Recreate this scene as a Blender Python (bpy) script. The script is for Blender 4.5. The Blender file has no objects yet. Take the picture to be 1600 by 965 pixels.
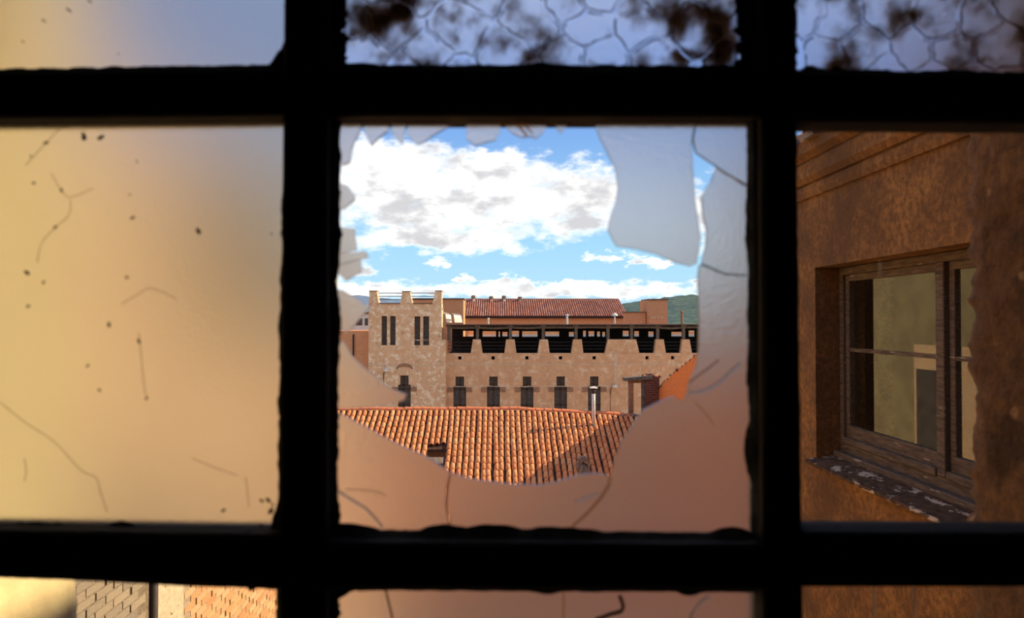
import bpy, bmesh, math, random
from mathutils import Vector, Matrix, Euler, noise
random.seed(7)
S = bpy.context.scene
C = S.collection
PI = math.pi

# ------------------------------------------------------------------ camera
FPX = 1100.0
YAW = math.atan(21 / FPX); PITCH = math.atan(17.5 / FPX)
cam = bpy.data.cameras.new('camera'); camo = bpy.data.objects.new('camera', cam); C.objects.link(camo)
cam.sensor_width = 36; cam.lens = FPX / 1600 * 36; cam.clip_start = 0.02; cam.clip_end = 6000
camo.rotation_euler = (PI / 2 + PITCH, 0, -YAW)
cam.dof.use_dof = True; cam.dof.focus_distance = 45; cam.dof.aperture_fstop = 7.5
S.camera = camo
RM = Euler((PI / 2 + PITCH, 0, -YAW)).to_matrix()

def P(px, py, Y):
    d = RM @ Vector(((px - 800) / FPX, (482.5 - py) / FPX, -1))
    return d * (Y / d.y)
IRM = RM.transposed()
def PX(p):
    q = IRM @ Vector(p)
    return 800 + FPX * q.x / -q.z, 482.5 - FPX * q.y / -q.z

# ------------------------------------------------------------------ node helpers
def nd(nt, t, **kw):
    n = nt.nodes.new(t)
    for k, v in kw.items():
        setattr(n, k, v)
    return n
def lk(nt, a, b): nt.links.new(a, b)
def math_(nt, op, a, b=None, clamp=False):
    n = nd(nt, 'ShaderNodeMath', operation=op); n.use_clamp = clamp
    for i, v in enumerate((a, b)):
        if v is None: continue
        if isinstance(v, (int, float)): n.inputs[i].default_value = v
        else: lk(nt, v, n.inputs[i])
    return n.outputs[0]
def mixc(nt, f, a, b, mode='MIX'):
    n = nd(nt, 'ShaderNodeMix', data_type='RGBA', blend_type=mode)
    for i, v in ((0, f), (6, a), (7, b)):
        if isinstance(v, (int, float)): n.inputs[i].default_value = v
        elif isinstance(v, tuple): n.inputs[i].default_value = (*v[:3], 1)
        else: lk(nt, v, n.inputs[i])
    return n.outputs[2]
def ramp(nt, f, lo, hi):
    n = nd(nt, 'ShaderNodeMapRange', interpolation_type='SMOOTHSTEP')
    n.inputs[1].default_value = lo; n.inputs[2].default_value = hi
    lk(nt, f, n.inputs[0]); return n.outputs[0]
def noise_(nt, vec, scale, detail=6, rough=.55):
    n = nd(nt, 'ShaderNodeTexNoise'); n.inputs['Scale'].default_value = scale
    n.inputs['Detail'].default_value = detail; n.inputs['Roughness'].default_value = rough
    if vec is not None: lk(nt, vec, n.inputs['Vector'])
    return n.outputs[0]

# ------------------------------------------------------------------ world: blue sky with cumulus
SUN = Vector((0.77, 0.20, 0.50)).normalized()
W = bpy.data.worlds.new('sky'); S.world = W; W.use_nodes = True
nt = W.node_tree; nt.nodes.clear()
tc = nd(nt, 'ShaderNodeTexCoord'); sep = nd(nt, 'ShaderNodeSeparateXYZ'); lk(nt, tc.outputs['Generated'], sep.inputs[0])
dx, dy, dz = sep.outputs
az = math_(nt, 'ARCTAN2', dx, dy); el = math_(nt, 'ARCSINE', dz)
elc = math_(nt, 'MAXIMUM', el, 0.0)
cmb = nd(nt, 'ShaderNodeCombineXYZ'); lk(nt, az, cmb.inputs[0]); lk(nt, math_(nt, 'MULTIPLY', el, 1.9), cmb.inputs[1])
nz = noise_(nt, cmb.outputs[0], 9.0, 9, .62)
nz2 = noise_(nt, cmb.outputs[0], 30.0, 8, .6)
warp = math_(nt, 'ADD', math_(nt, 'MULTIPLY', math_(nt, 'SUBTRACT', nz, .5), 3.4), math_(nt, 'MULTIPLY', math_(nt, 'SUBTRACT', nz2, .5), 2.6))
blobs = [(720, 315, 250, 72), (880, 312, 120, 62), (700, 372, 170, 26), (625, 255, 110, 45), (900, 452, 330, 14), (565, 452, 70, 16),
         (570, 419, 38, 9), (682, 410, 30, 9), (792, 437, 46, 8), (728, 434, 22, 6), (946, 402, 34, 9), (1016, 412, 30, 9),
         (760, 270, 130, 40), (1150, 330, 150, 60), (350, 320, 220, 190)]
wv = nd(nt, 'ShaderNodeTexNoise'); wv.inputs['Scale'].default_value = 26; wv.inputs['Detail'].default_value = 7; wv.inputs['Roughness'].default_value = .6; lk(nt, cmb.outputs[0], wv.inputs['Vector'])
ws = nd(nt, 'ShaderNodeSeparateXYZ'); lk(nt, wv.outputs['Color'], ws.inputs[0])
azw = math_(nt, 'ADD', az, math_(nt, 'MULTIPLY', math_(nt, 'SUBTRACT', ws.outputs[0], .5), .10))
elw = math_(nt, 'ADD', el, math_(nt, 'MULTIPLY', math_(nt, 'SUBTRACT', ws.outputs[1], .5), .045))
dens = None
for bx_, by_, rx, ry in blobs:
    d = P(bx_, by_, 1).normalized()
    a0 = math.atan2(d.x, d.y); e0 = math.asin(d.z)
    u = math_(nt, 'DIVIDE', math_(nt, 'SUBTRACT', azw, a0), rx / FPX)
    v = math_(nt, 'DIVIDE', math_(nt, 'SUBTRACT', elw, e0), ry / FPX)
    r2 = math_(nt, 'ADD', math_(nt, 'MULTIPLY', u, u), math_(nt, 'MULTIPLY', v, v))
    g = math_(nt, 'SUBTRACT', 1.0, r2)
    g = math_(nt, 'MAXIMUM', math_(nt, 'MULTIPLY', g, 1.15), -2.2)
    dens = g if dens is None else math_(nt, 'MAXIMUM', dens, g)
# the same kind of cloud goes on over the whole sky
far = nd(nt, 'ShaderNodeVectorMath', operation='DIVIDE')
lk(nt, tc.outputs['Generated'], far.inputs[0])
zz = math_(nt, 'ADD', math_(nt, 'ABSOLUTE', dz), .25)
cz = nd(nt, 'ShaderNodeCombineXYZ')
for i in range(3): lk(nt, zz, cz.inputs[i])
lk(nt, cz.outputs[0], far.inputs[1])
gen = math_(nt, 'MULTIPLY', math_(nt, 'SUBTRACT', noise_(nt, far.outputs[0], 1.3, 8, .55), .50), 5.0)
inview = ramp(nt, math_(nt, 'ABSOLUTE', math_(nt, 'SUBTRACT', az, 0.03)), .40, .62)
lowel = ramp(nt, el, .34, .5)
outm = math_(nt, 'MAXIMUM', inview, lowel)
gen = math_(nt, 'SUBTRACT', gen, math_(nt, 'MULTIPLY', math_(nt, 'SUBTRACT', 1.0, outm), 4.0))
dens = math_(nt, 'MAXIMUM', dens, gen)
dens = math_(nt, 'ADD', dens, warp)
cov = ramp(nt, dens, -.35, 1.0)
skyb = nd(nt, 'ShaderNodeValToRGB'); lk(nt, elc, skyb.inputs[0])
cr = skyb.color_ramp
cr.elements[0].position = 0.0; cr.elements[0].color = (.46, .68, .80, 1)
cr.elements[1].position = .30; cr.elements[1].color = (.145, .30, .68, 1)
e_ = cr.elements.new(.10); e_.color = (.33, .60, .80, 1)
e_ = cr.elements.new(.8); e_.color = (.10, .22, .55, 1)
shade = ramp(nt, noise_(nt, cmb.outputs[0], 12.0, 6, .55), .42, .62)
shade = math_(nt, 'MULTIPLY', shade, ramp(nt, dens, .2, .9))
cl = mixc(nt, shade, (1.05, 1.03, 1.0), (.56, .56, .58))
skyc = mixc(nt, cov, skyb.outputs[0], cl)
bg = nd(nt, 'ShaderNodeBackground'); lk(nt, skyc, bg.inputs[0]); bg.inputs[1].default_value = 1.0
wo = nd(nt, 'ShaderNodeOutputWorld'); lk(nt, bg.outputs[0], wo.inputs[0])

sun = bpy.data.lights.new('sun', 'SUN'); suno = bpy.data.objects.new('sun', sun); C.objects.link(suno)
sun.energy = 6.3; sun.color = (1.0, .79, .52); sun.angle = math.radians(.6)
suno.rotation_euler = SUN.to_track_quat('Z', 'Y').to_euler()

S.view_settings.view_transform = 'Standard'; S.view_settings.look = 'None'
S.view_settings.gamma = 1; S.view_settings.use_curve_mapping = False
S.view_settings.exposure = 0.32

# ------------------------------------------------------------------ materials
def mat(name, c1, c2=None, scale=4, rough=.9, bump=0.0, patch=None, pthr=(.55, .62), pscale=2.0, spot=None, sscale=30, sthr=(.68, .74),
        rnd=None, stretch=None, spec=.2, bdist=.01, grain=None):
    m = bpy.data.materials.new(name); m.use_nodes = True
    nt = m.node_tree; b = nt.nodes['Principled BSDF']
    b.inputs['Roughness'].default_value = rough; b.inputs['Specular IOR Level'].default_value = spec
    tc = nd(nt, 'ShaderNodeTexCoord'); vec = tc.outputs['Object']
    if stretch:
        mp = nd(nt, 'ShaderNodeMapping'); mp.inputs['Scale'].default_value = stretch; lk(nt, vec, mp.inputs[0]); vec = mp.outputs[0]
    n1 = noise_(nt, vec, scale, 8, .6)
    col = mixc(nt, ramp(nt, n1, .35, .65), c1, c2 or c1)
    if patch:
        n2 = noise_(nt, vec, pscale, 9, .65); col = mixc(nt, ramp(nt, n2, *pthr), col, patch)
    if spot:
        n3 = noise_(nt, vec, sscale, 3, .5); col = mixc(nt, ramp(nt, n3, *sthr), col, spot)
    if grain:
        ng = noise_(nt, vec, grain[0], 9, .7); col = mixc(nt, math_(nt, 'MULTIPLY', ramp(nt, ng, .38, .62), grain[1]), col, grain[2])
    if rnd:
        if rnd[0] == 'island':
            rv = nd(nt, 'ShaderNodeNewGeometry').outputs['Random Per Island']
        else:
            rv = nd(nt, 'ShaderNodeObjectInfo').outputs['Random']
        vr = nd(nt, 'ShaderNodeValToRGB'); lk(nt, rv, vr.inputs[0])
        cols = rnd[1]
        vr.color_ramp.elements[0].color = (*cols[0], 1); vr.color_ramp.elements[1].color = (*cols[-1], 1)
        for i, c in enumerate(cols[1:-1]):
            e = vr.color_ramp.elements.new((i + 1) / (len(cols) - 1)); e.color = (*c, 1)
        col = mixc(nt, .75 if not grain else .5, col, vr.outputs[0])
    lk(nt, col, b.inputs['Base Color'])
    if bump:
        bp = nd(nt, 'ShaderNodeBump'); bp.inputs['Strength'].default_value = bump; bp.inputs['Distance'].default_value = bdist
        lk(nt, noise_(nt, vec, scale * 6, 8, .65), bp.inputs['Height']); lk(nt, bp.outputs[0], b.inputs['Normal'])
    return m

def brickmat(name, c1, c2, mortar, bw=.25, bh=.072, axis='yz', mort=.011, patch=None, bump=.6):
    m = bpy.data.materials.new(name); m.use_nodes = True
    nt = m.node_tree; b = nt.nodes['Principled BSDF']; b.inputs['Roughness'].default_value = .92
    b.inputs['Specular IOR Level'].default_value = .15
    tc = nd(nt, 'ShaderNodeTexCoord'); sp = nd(nt, 'ShaderNodeSeparateXYZ'); lk(nt, tc.outputs['Object'], sp.inputs[0])
    cb = nd(nt, 'ShaderNodeCombineXYZ')
    h = sp.outputs[1] if axis == 'yz' else sp.outputs[0]
    if axis == 'xy+': h = math_(nt, 'ADD', sp.outputs[0], sp.outputs[1])
    lk(nt, h, cb.inputs[0]); lk(nt, sp.outputs[2], cb.inputs[1])
    t = nd(nt, 'ShaderNodeTexBrick'); lk(nt, cb.outputs[0], t.inputs['Vector'])
    t.inputs['Color1'].default_value = (*c1, 1); t.inputs['Color2'].default_value = (*c2, 1); t.inputs['Mortar'].default_value = (*mortar, 1)
    t.inputs['Scale'].default_value = 1; t.inputs['Mortar Size'].default_value = mort
    t.inputs['Brick Width'].default_value = bw; t.inputs['Row Height'].default_value = bh
    col = t.outputs[0]
    n = noise_(nt, tc.outputs['Object'], 1.3, 8, .65)
    col = mixc(nt, ramp(nt, n, .45, .7), col, patch or c2)
    lk(nt, col, b.inputs['Base Color'])
    bp = nd(nt, 'ShaderNodeBump'); bp.inputs['Strength'].default_value = bump; bp.inputs['Distance'].default_value = .01
    bp.invert = True
    lk(nt, t.outputs['Fac'], bp.inputs['Height']); lk(nt, bp.outputs[0], b.inputs['Normal'])
    return m

def frosted(name, rough=.5, ior=1.45, tint=(1, 1, 1), trans=.12, dirt=None, dthr=(.62, .72), dscale=18, tcol=(.8, .78, .72)):
    m = bpy.data.materials.new(name); m.use_nodes = True
    nt = m.node_tree; nt.nodes.clear()
    o = nd(nt, 'ShaderNodeOutputMaterial')
    g = nd(nt, 'ShaderNodeBsdfRefraction'); g.inputs['Color'].default_value = (*tint, 1)
    g.inputs['Roughness'].default_value = rough; g.inputs['IOR'].default_value = ior
    t = nd(nt, 'ShaderNodeBsdfTranslucent'); t.inputs['Color'].default_value = (*tcol, 1)
    tc = nd(nt, 'ShaderNodeTexCoord')
    bp = nd(nt, 'ShaderNodeBump'); bp.inputs['Strength'].default_value = .25; bp.inputs['Distance'].default_value = .001
    lk(nt, noise_(nt, tc.outputs['Object'], 380, 2, .5), bp.inputs['Height'])
    lk(nt, bp.outputs[0], g.inputs['Normal'])
    mx = nd(nt, 'ShaderNodeMixShader'); mx.inputs[0].default_value = trans
    lk(nt, g.outputs[0], mx.inputs[1]); lk(nt, t.outputs[0], mx.inputs[2])
    out = mx.outputs[0]
    if dirt:
        d = nd(nt, 'ShaderNodeBsdfTranslucent'); d.inputs[0].default_value = (*dirt, 1)
        n = ramp(nt, noise_(nt, tc.outputs['Object'], dscale, 8, .65), *dthr)
        m2 = nd(nt, 'ShaderNodeMixShader'); lk(nt, n, m2.inputs[0]); lk(nt, out, m2.inputs[1]); lk(nt, d.outputs[0], m2.inputs[2])
        out = m2.outputs[0]
    lk(nt, out, o.inputs[0]); return m

def clearglass(name, rough=.01, tint=(1, 1, 1)):
    m = bpy.data.materials.new(name); m.use_nodes = True
    b = m.node_tree.nodes['Principled BSDF']
    b.inputs['Base Color'].default_value = (*tint, 1); b.inputs['Roughness'].default_value = rough
    b.inputs['Transmission Weight'].default_value = 1; b.inputs['IOR'].default_value = 1.5
    return m

M = {}
M['room'] = mat('dark_room_plaster', (.035, .032, .03), (.05, .045, .04), 3, bump=.2)
M['frame'] = mat('blackened_timber', (.018, .016, .014), (.035, .03, .026), 9, rough=.75, bump=.5, stretch=(4, 4, .6), bdist=.002)
M['putty'] = mat('old_putty', (.03, .034, .03), (.07, .075, .065), 60, bump=.6, bdist=.002)
M['edge'] = mat('glass_edge', (.05, .065, .085), (.16, .18, .2), 80, rough=.3, spec=.6)
def translucent(name, c, tr=.8):
    m = bpy.data.materials.new(name); m.use_nodes = True; nt = m.node_tree; nt.nodes.clear()
    o = nd(nt, 'ShaderNodeOutputMaterial'); t = nd(nt, 'ShaderNodeBsdfTranslucent'); g = nd(nt, 'ShaderNodeBsdfRefraction'); mx = nd(nt, 'ShaderNodeMixShader')
    tc = nd(nt, 'ShaderNodeTexCoord')
    col = mixc(nt, noise_(nt, tc.outputs['Object'], 300, 3, .5), c, tuple(v * .6 for v in c))
    lk(nt, col, t.inputs[0]); lk(nt, col, g.inputs[0]); g.inputs['Roughness'].default_value = .3; mx.inputs[0].default_value = tr
    lk(nt, g.outputs[0], mx.inputs[1]); lk(nt, t.outputs[0], mx.inputs[2]); lk(nt, mx.outputs[0], o.inputs[0]); return m
M['glint'] = translucent('crack_glint', (1, 1, 1), .35)  # white strand colour stands in for glints along the cracks
M['amber'] = translucent('crack_amber', (1, .72, .42), .4)
M['darkcrack'] = translucent('crack_dark', (.25, .18, .14), .5)
M['speck'] = mat('dirt_speck', (.025, .018, .012), (.06, .04, .025), 400)
M['web'] = translucent('cobweb', (.5, .38, .24), .5)
M['frost'] = frosted('frosted_glass', .42, tint=(.80, .805, .80), tcol=(.6, .58, .52))
M['frost2'] = frosted('frosted_glass_thin', .40, tint=(.905, .905, .91), trans=.15)
M['frost3'] = frosted('frosted_glass_dirty', .4, tint=(.95, .96, 1), trans=.05, dirt=(.16, .12, .09), dthr=(.46, .66), dscale=22)
M['rim'] = translucent('flake_rim', (.22, .17, .13), .7)
M['flake'] = frosted('paint_flake', .35, tint=(.93, .97, 1), trans=.12, tcol=(.85, .87, .92), dirt=(.20, .145, .10), dthr=(.52, .72), dscale=30)
M['clear'] = clearglass('clear_glass')
M['drip'] = translucent('dried_drip', (1, .9, .75), .8)
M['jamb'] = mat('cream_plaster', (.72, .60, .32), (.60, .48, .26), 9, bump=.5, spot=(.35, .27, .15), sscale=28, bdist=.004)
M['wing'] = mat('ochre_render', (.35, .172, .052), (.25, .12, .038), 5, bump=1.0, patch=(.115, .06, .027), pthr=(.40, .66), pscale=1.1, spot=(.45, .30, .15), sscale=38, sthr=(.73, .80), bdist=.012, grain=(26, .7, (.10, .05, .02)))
M['jamb_r'] = mat('shaded_reveal_plaster', (.22, .12, .055), (.14, .075, .036), 6, bump=1.0, grain=(50, .6, (.06, .035, .02)), patch=(.07, .04, .022), pthr=(.5, .62), pscale=7, spot=(.45, .28, .14), sscale=22, sthr=(.64, .74), bdist=.012)  # same plaster as the cream reveal, its shade put into a darker colour
M['oldwood'] = mat('weathered_wood', (.16, .115, .078), (.075, .052, .037), 14, rough=.8, bump=.7, stretch=(6, .7, 6), spot=(.4, .33, .26), sscale=9, sthr=(.66, .72), bdist=.003)
M['sillwood'] = mat('peeling_sill', (.13, .08, .05), (.07, .045, .03), 14, rough=1, spec=0, bump=.8, patch=(.50, .40, .29), pthr=(.555, .59), pscale=5, stretch=(2.5, 1, 2.5), bdist=.003)
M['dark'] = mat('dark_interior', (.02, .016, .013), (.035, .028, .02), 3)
M['brickwall'] = brickmat('brick_wall_material', (.66, .36, .17), (.72, .50, .27), (.55, .45, .30), axis='yz')
M['brick_gray'] = mat('grey_brick', (.55, .45, .30), (.36, .30, .22), 11, bump=1, grain=(7, .85, (.20, .165, .125)), rnd=('object', [(.46, .38, .28), (.70, .56, .36), (.40, .34, .27), (.66, .50, .33)]))
M['brick_orange'] = mat('orange_brick', (.62, .32, .13), (.66, .26, .09), 9, bump=.8, grain=(9, .55, (.66, .52, .32)), rnd=('object', [(.68, .30, .10), (.66, .46, .25), (.50, .19, .07), (.70, .40, .17), (.64, .52, .31)]))
M['mortar_dark'] = mat('joint_mortar', (.42, .33, .21), (.28, .21, .13), 25, bump=.8)
M['mortar'] = mat('mortar', (.50, .43, .29), (.38, .31, .2), 25, bump=.8)
M['strip'] = mat('rough_render_strip', (.60, .52, .34), (.48, .40, .26), 25, bump=1, spot=(.16, .12, .08), sscale=14)
M['strip2'] = mat('dark_old_mortar', (.30, .24, .16), (.16, .12, .08), 30, bump=1)
M['olive'] = mat('olive_plaster', (.34, .28, .145), (.26, .21, .11), 2)
TILES = [(.80, .33, .125), (.72, .27, .10), (.84, .41, .18), (.64, .22, .08), (.82, .37, .15)]
M['tile'] = mat('clay_tile', (.64, .24, .09), (.50, .17, .065), 9, rnd=('object', TILES), rough=.8)
M['tile_mass'] = mat('clay_tile_mass', (.64, .24, .09), (.50, .17, .065), 9, rnd=('island', TILES), rough=.8)
M['ridge'] = mat('ridge_tile', (.68, .22, .09), (.56, .17, .07), 6, rough=.8)
M['deck'] = mat('roof_deck', (.10, .045, .025), (.06, .03, .018), 5)
M['plaster'] = mat('brown_render', (.74, .425, .215), (.64, .355, .175), 1.3, bump=.3, patch=(.82, .58, .35), pthr=(.50, .64), pscale=1.8, spot=(.82, .62, .40), sscale=4, sthr=(.66, .72), grain=(3.0, .35, (.52, .28, .14)))
M['plaster2'] = mat('patchy_render', (.66, .37, .185), (.74, .43, .22), 1.0, bump=.3, patch=(.88, .68, .44), pthr=(.49, .60), pscale=2.6, spot=(.42, .25, .14), sscale=3, sthr=(.62, .72), grain=(5.0, .4, (.76, .55, .33)))
M['pale'] = mat('pale_render', (.68, .50, .33), (.60, .42, .26), 4)
M['lintel'] = mat('brown_lintel', (.38, .20, .105), (.28, .145, .08), 8, bump=.4)
M['winframe'] = mat('dark_window_frame', (.10, .06, .04), (.07, .045, .03), 6)
M['stain'] = mat('stained_coping', (.12, .075, .05), (.2, .12, .08), 5)
M['brickdark'] = brickmat('far_brick', (.72, .31, .13), (.60, .25, .10), (.62, .38, .22), bw=.28, bh=.09, axis='xy+', patch=(.66, .30, .135))
M['brickred'] = brickmat('ruin_brick', (.20, .065, .04), (.13, .045, .03), (.22, .13, .09), bw=.28, bh=.1, axis='xy+', patch=(.15, .05, .035))
M['orange'] = brickmat('orange_brick_gable', (.88, .25, .05), (.78, .20, .04), (.76, .28, .09), bw=.28, bh=.085, axis='xy+', patch=(.86, .245, .055), bump=.3)
M['timber'] = mat('grey_timber', (.19, .145, .11), (.11, .082, .06), 6, bump=.4)
M['iron'] = mat('dark_iron', (.035, .03, .03), (.06, .045, .04), 8, rough=.6)
M['corr'] = mat('corrugated_sheet', (.10, .08, .07), (.16, .11, .09), 3)
M['slate'] = mat('dark_shutter', (.12, .10, .08), (.08, .066, .054), 4, rough=.6)
M['white'] = mat('white_paint', (.85, .80, .66), (.76, .70, .56), 2)
M['halltile'] = mat('hall_roof_tile', (.36, .14, .085), (.24, .10, .07), 3, rnd=('island', [(.34, .12, .075), (.46, .22, .15), (.26, .10, .07), (.40, .16, .10)]), spot=(.62, .48, .38), sscale=1.5, sthr=(.66, .72))
M['halldeck'] = mat('hall_roof_deck', (.05, .03, .025), (.035, .022, .02), 3)
M['metal'] = mat('zinc_pipe', (.80, .72, .62), (.62, .53, .44), 8, rough=.4)
M['hill'] = mat('wooded_hill', (.040, .085, .070), (.075, .125, .085), .02, patch=(.03, .065, .06), pthr=(.45, .55), pscale=.06, spot=(.12, .15, .10), sscale=.15, sthr=(.55, .7))  # green slightly blued, distance haze put into the colour
M['hillfar'] = mat('distant_hill', (.10, .16, .24), (.15, .2, .28), .02)  # blue haze of distance put into the colour
M['ground'] = mat('courtyard_ground', (.55, .38, .24), (.44, .30, .19), .5)
M['stone'] = mat('rubble_stone', (.30, .22, .15), (.18, .13, .09), 12, bump=.8)

# ------------------------------------------------------------------ mesh builder
class MB:
    def __init__(s): s.v = []; s.f = []
    def add(s, vs, fs):
        o = len(s.v); s.v += [tuple(v) for v in vs]; s.f += [tuple(i + o for i in f) for f in fs]; return s
    def box(s, a, b):
        x0, y0, z0 = a; x1, y1, z1 = b
        return s.hexa([(x0, y0, z0), (x1, y0, z0), (x1, y1, z0), (x0, y1, z0), (x0, y0, z1), (x1, y0, z1), (x1, y1, z1), (x0, y1, z1)])
    def hexa(s, p):
        return s.add(p, [(3, 2, 1, 0), (4, 5, 6, 7), (0, 1, 5, 4), (1, 2, 6, 5), (2, 3, 7, 6), (3, 0, 4, 7)])
    def prism(s, a, b):          # two matching outlines
        n = len(a)
        return s.add(list(a) + list(b), [tuple(range(n)), tuple(range(2 * n - 1, n - 1, -1))] + [(i, i + n, (i + 1) % n + n, (i + 1) % n) for i in range(n)])
    def tube(s, pts, r, n=6, r2=None):
        pts = [Vector(p) for p in pts]; L = len(pts); vs = []; fs = []
        for i, p in enumerate(pts):
            t = (pts[min(i + 1, L - 1)] - pts[max(i - 1, 0)]).normalized()
            ref = Vector((0, 0, 1)) if abs(t.z) < .9 else Vector((1, 0, 0))
            a = t.cross(ref).normalized(); b = t.cross(a)
            rr = r if r2 is None else r + (r2 - r) * i / (L - 1)
            for k in range(n):
                q = 2 * PI * k / n
                vs.append(p + (a * math.cos(q) + b * math.sin(q)) * rr)
        for i in range(L - 1):
            for k in range(n):
                fs.append((i * n + k, i * n + (k + 1) % n, (i + 1) * n + (k + 1) % n, (i + 1) * n + k))
        fs += [tuple(range(n)), tuple(range(L * n - 1, (L - 1) * n - 1, -1))]
        return s.add(vs, fs)
    def lathe(s, c, prof, n=12):
        vs = []; fs = []
        for r, z in prof:
            for k in range(n):
                q = 2 * PI * k / n; vs.append((c[0] + r * math.cos(q), c[1] + r * math.sin(q), c[2] + z))
        for i in range(len(prof) - 1):
            for k in range(n):
                fs.append((i * n + k, i * n + (k + 1) % n, (i + 1) * n + (k + 1) % n, (i + 1) * n + k))
        L = len(prof)
        fs += [tuple(range(n - 1, -1, -1)), tuple(range((L - 1) * n, L * n))]
        return s.add(vs, fs)
    def cells(s, us, vs, solid, mp, w0, w1):
        us = sorted(set(us)); vs = sorted(set(vs)); nu = len(us) - 1; nv = len(vs) - 1
        g = [[solid((us[i] + us[i + 1]) / 2, (vs[j] + vs[j + 1]) / 2) for j in range(nv)] for i in range(nu)]
        idx = {}
        def V(i, j, k):
            key = (i, j, k)
            if key not in idx:
                idx[key] = len(s.v); s.v.append(tuple(mp(us[i], vs[j], (w0, w1)[k])))
            return idx[key]
        at = lambda i, j: 0 <= i < nu and 0 <= j < nv and g[i][j]
        for i in range(nu):
            for j in range(nv):
                if not g[i][j]: continue
                s.f.append((V(i, j, 0), V(i + 1, j, 0), V(i + 1, j + 1, 0), V(i, j + 1, 0)))
                s.f.append((V(i, j + 1, 1), V(i + 1, j + 1, 1), V(i + 1, j, 1), V(i, j, 1)))
                if not at(i - 1, j): s.f.append((V(i, j, 0), V(i, j + 1, 0), V(i, j + 1, 1), V(i, j, 1)))
                if not at(i + 1, j): s.f.append((V(i + 1, j + 1, 0), V(i + 1, j, 0), V(i + 1, j, 1), V(i + 1, j + 1, 1)))
                if not at(i, j - 1): s.f.append((V(i + 1, j, 0), V(i, j, 0), V(i, j, 1), V(i + 1, j, 1)))
                if not at(i, j + 1): s.f.append((V(i, j + 1, 0), V(i + 1, j + 1, 0), V(i + 1, j + 1, 1), V(i, j + 1, 1)))
        return s
    def mesh(s, name):
        me = bpy.data.meshes.new(name); me.from_pydata(s.v, [], s.f)
        bm = bmesh.new(); bm.from_mesh(me); bmesh.ops.recalc_face_normals(bm, faces=bm.faces); bm.to_mesh(me); bm.free()
        return me
    def build(s, name, m, parent=None, smooth=False, bevel=0, edge=None):
        me = s.mesh(name); me.materials.append(m)
        if smooth: me.polygons.foreach_set('use_smooth', [True] * len(me.polygons))
        if edge:
            me.materials.append(edge)
            for p in me.polygons:
                if abs(p.normal.y) < .5: p.material_index = 1
        return link(name, me, parent, bevel)

def link(name, me, parent=None, bevel=0):
    o = bpy.data.objects.new(name, me); C.objects.link(o)
    if parent: setp(o, parent)
    if bevel:
        b = o.modifiers.new('bevel', 'BEVEL'); b.width = bevel; b.segments = 1; b.limit_method = 'ANGLE'
    return o
WPOS = {}
def setp(o, p):
    o.parent = p
    t = WPOS.get(p.name)
    if t is not None: o.matrix_parent_inverse = Matrix.Translation(-t)
def tag(o, label, cat, group=None, kind=None):
    o['label'] = label; o['category'] = cat
    if group: o['group'] = group
    if kind: o['kind'] = kind
    return o
def thing(name, label, cat, loc, group=None, kind=None):
    o = bpy.data.objects.new(name, None); C.objects.link(o); o.location = loc; o.empty_display_size = .2
    WPOS[o.name] = Vector(loc)
    return tag(o, label, cat, group, kind)
def bx(name, a, b, m, parent=None, bevel=0): return MB().box(a, b).build(name, m, parent, bevel=bevel)
def nz3(x, y, z): return noise.noise(Vector((x, y, z)))

GZ = -11.5                      # courtyard level below the eye

# ================================================================== SETTING
g = MB().box((-900, -60, GZ - 1), (900, 2500, GZ)).build('floor_courtyard', M['ground'])
tag(g, 'brown earth courtyard ground below the buildings', 'ground', kind='structure')

# the dark room the photograph is taken from
RX0, RX1, RY0, RZ0, RZ1 = -2.0, 2.0, -3.2, -1.6, 1.5
for nm, a, b, lab in (
    ('floor', (RX0 - .15, RY0 - .15, RZ0 - .2), (RX1 + .15, .44, RZ0), 'dark floor of the unlit room'),
    ('ceiling', (RX0 - .15, RY0 - .15, RZ1), (RX1 + .15, .44, RZ1 + .2), 'dark ceiling of the unlit room'),
    ('wall_left', (RX0 - .15, RY0, RZ0), (RX0, .44, RZ1), 'dark left wall of the unlit room'),
    ('wall_right', (RX1, RY0, RZ0), (RX1 + .15, .44, RZ1), 'dark right wall of the unlit room'),
    ('wall_back', (RX0, RY0 - .15, RZ0), (RX1, RY0, RZ1), 'dark back wall of the unlit room')):
    tag(bx(nm, a, b, M['room']), lab, 'ceiling' if nm == 'ceiling' else nm.split('_')[0], kind='structure')

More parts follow.
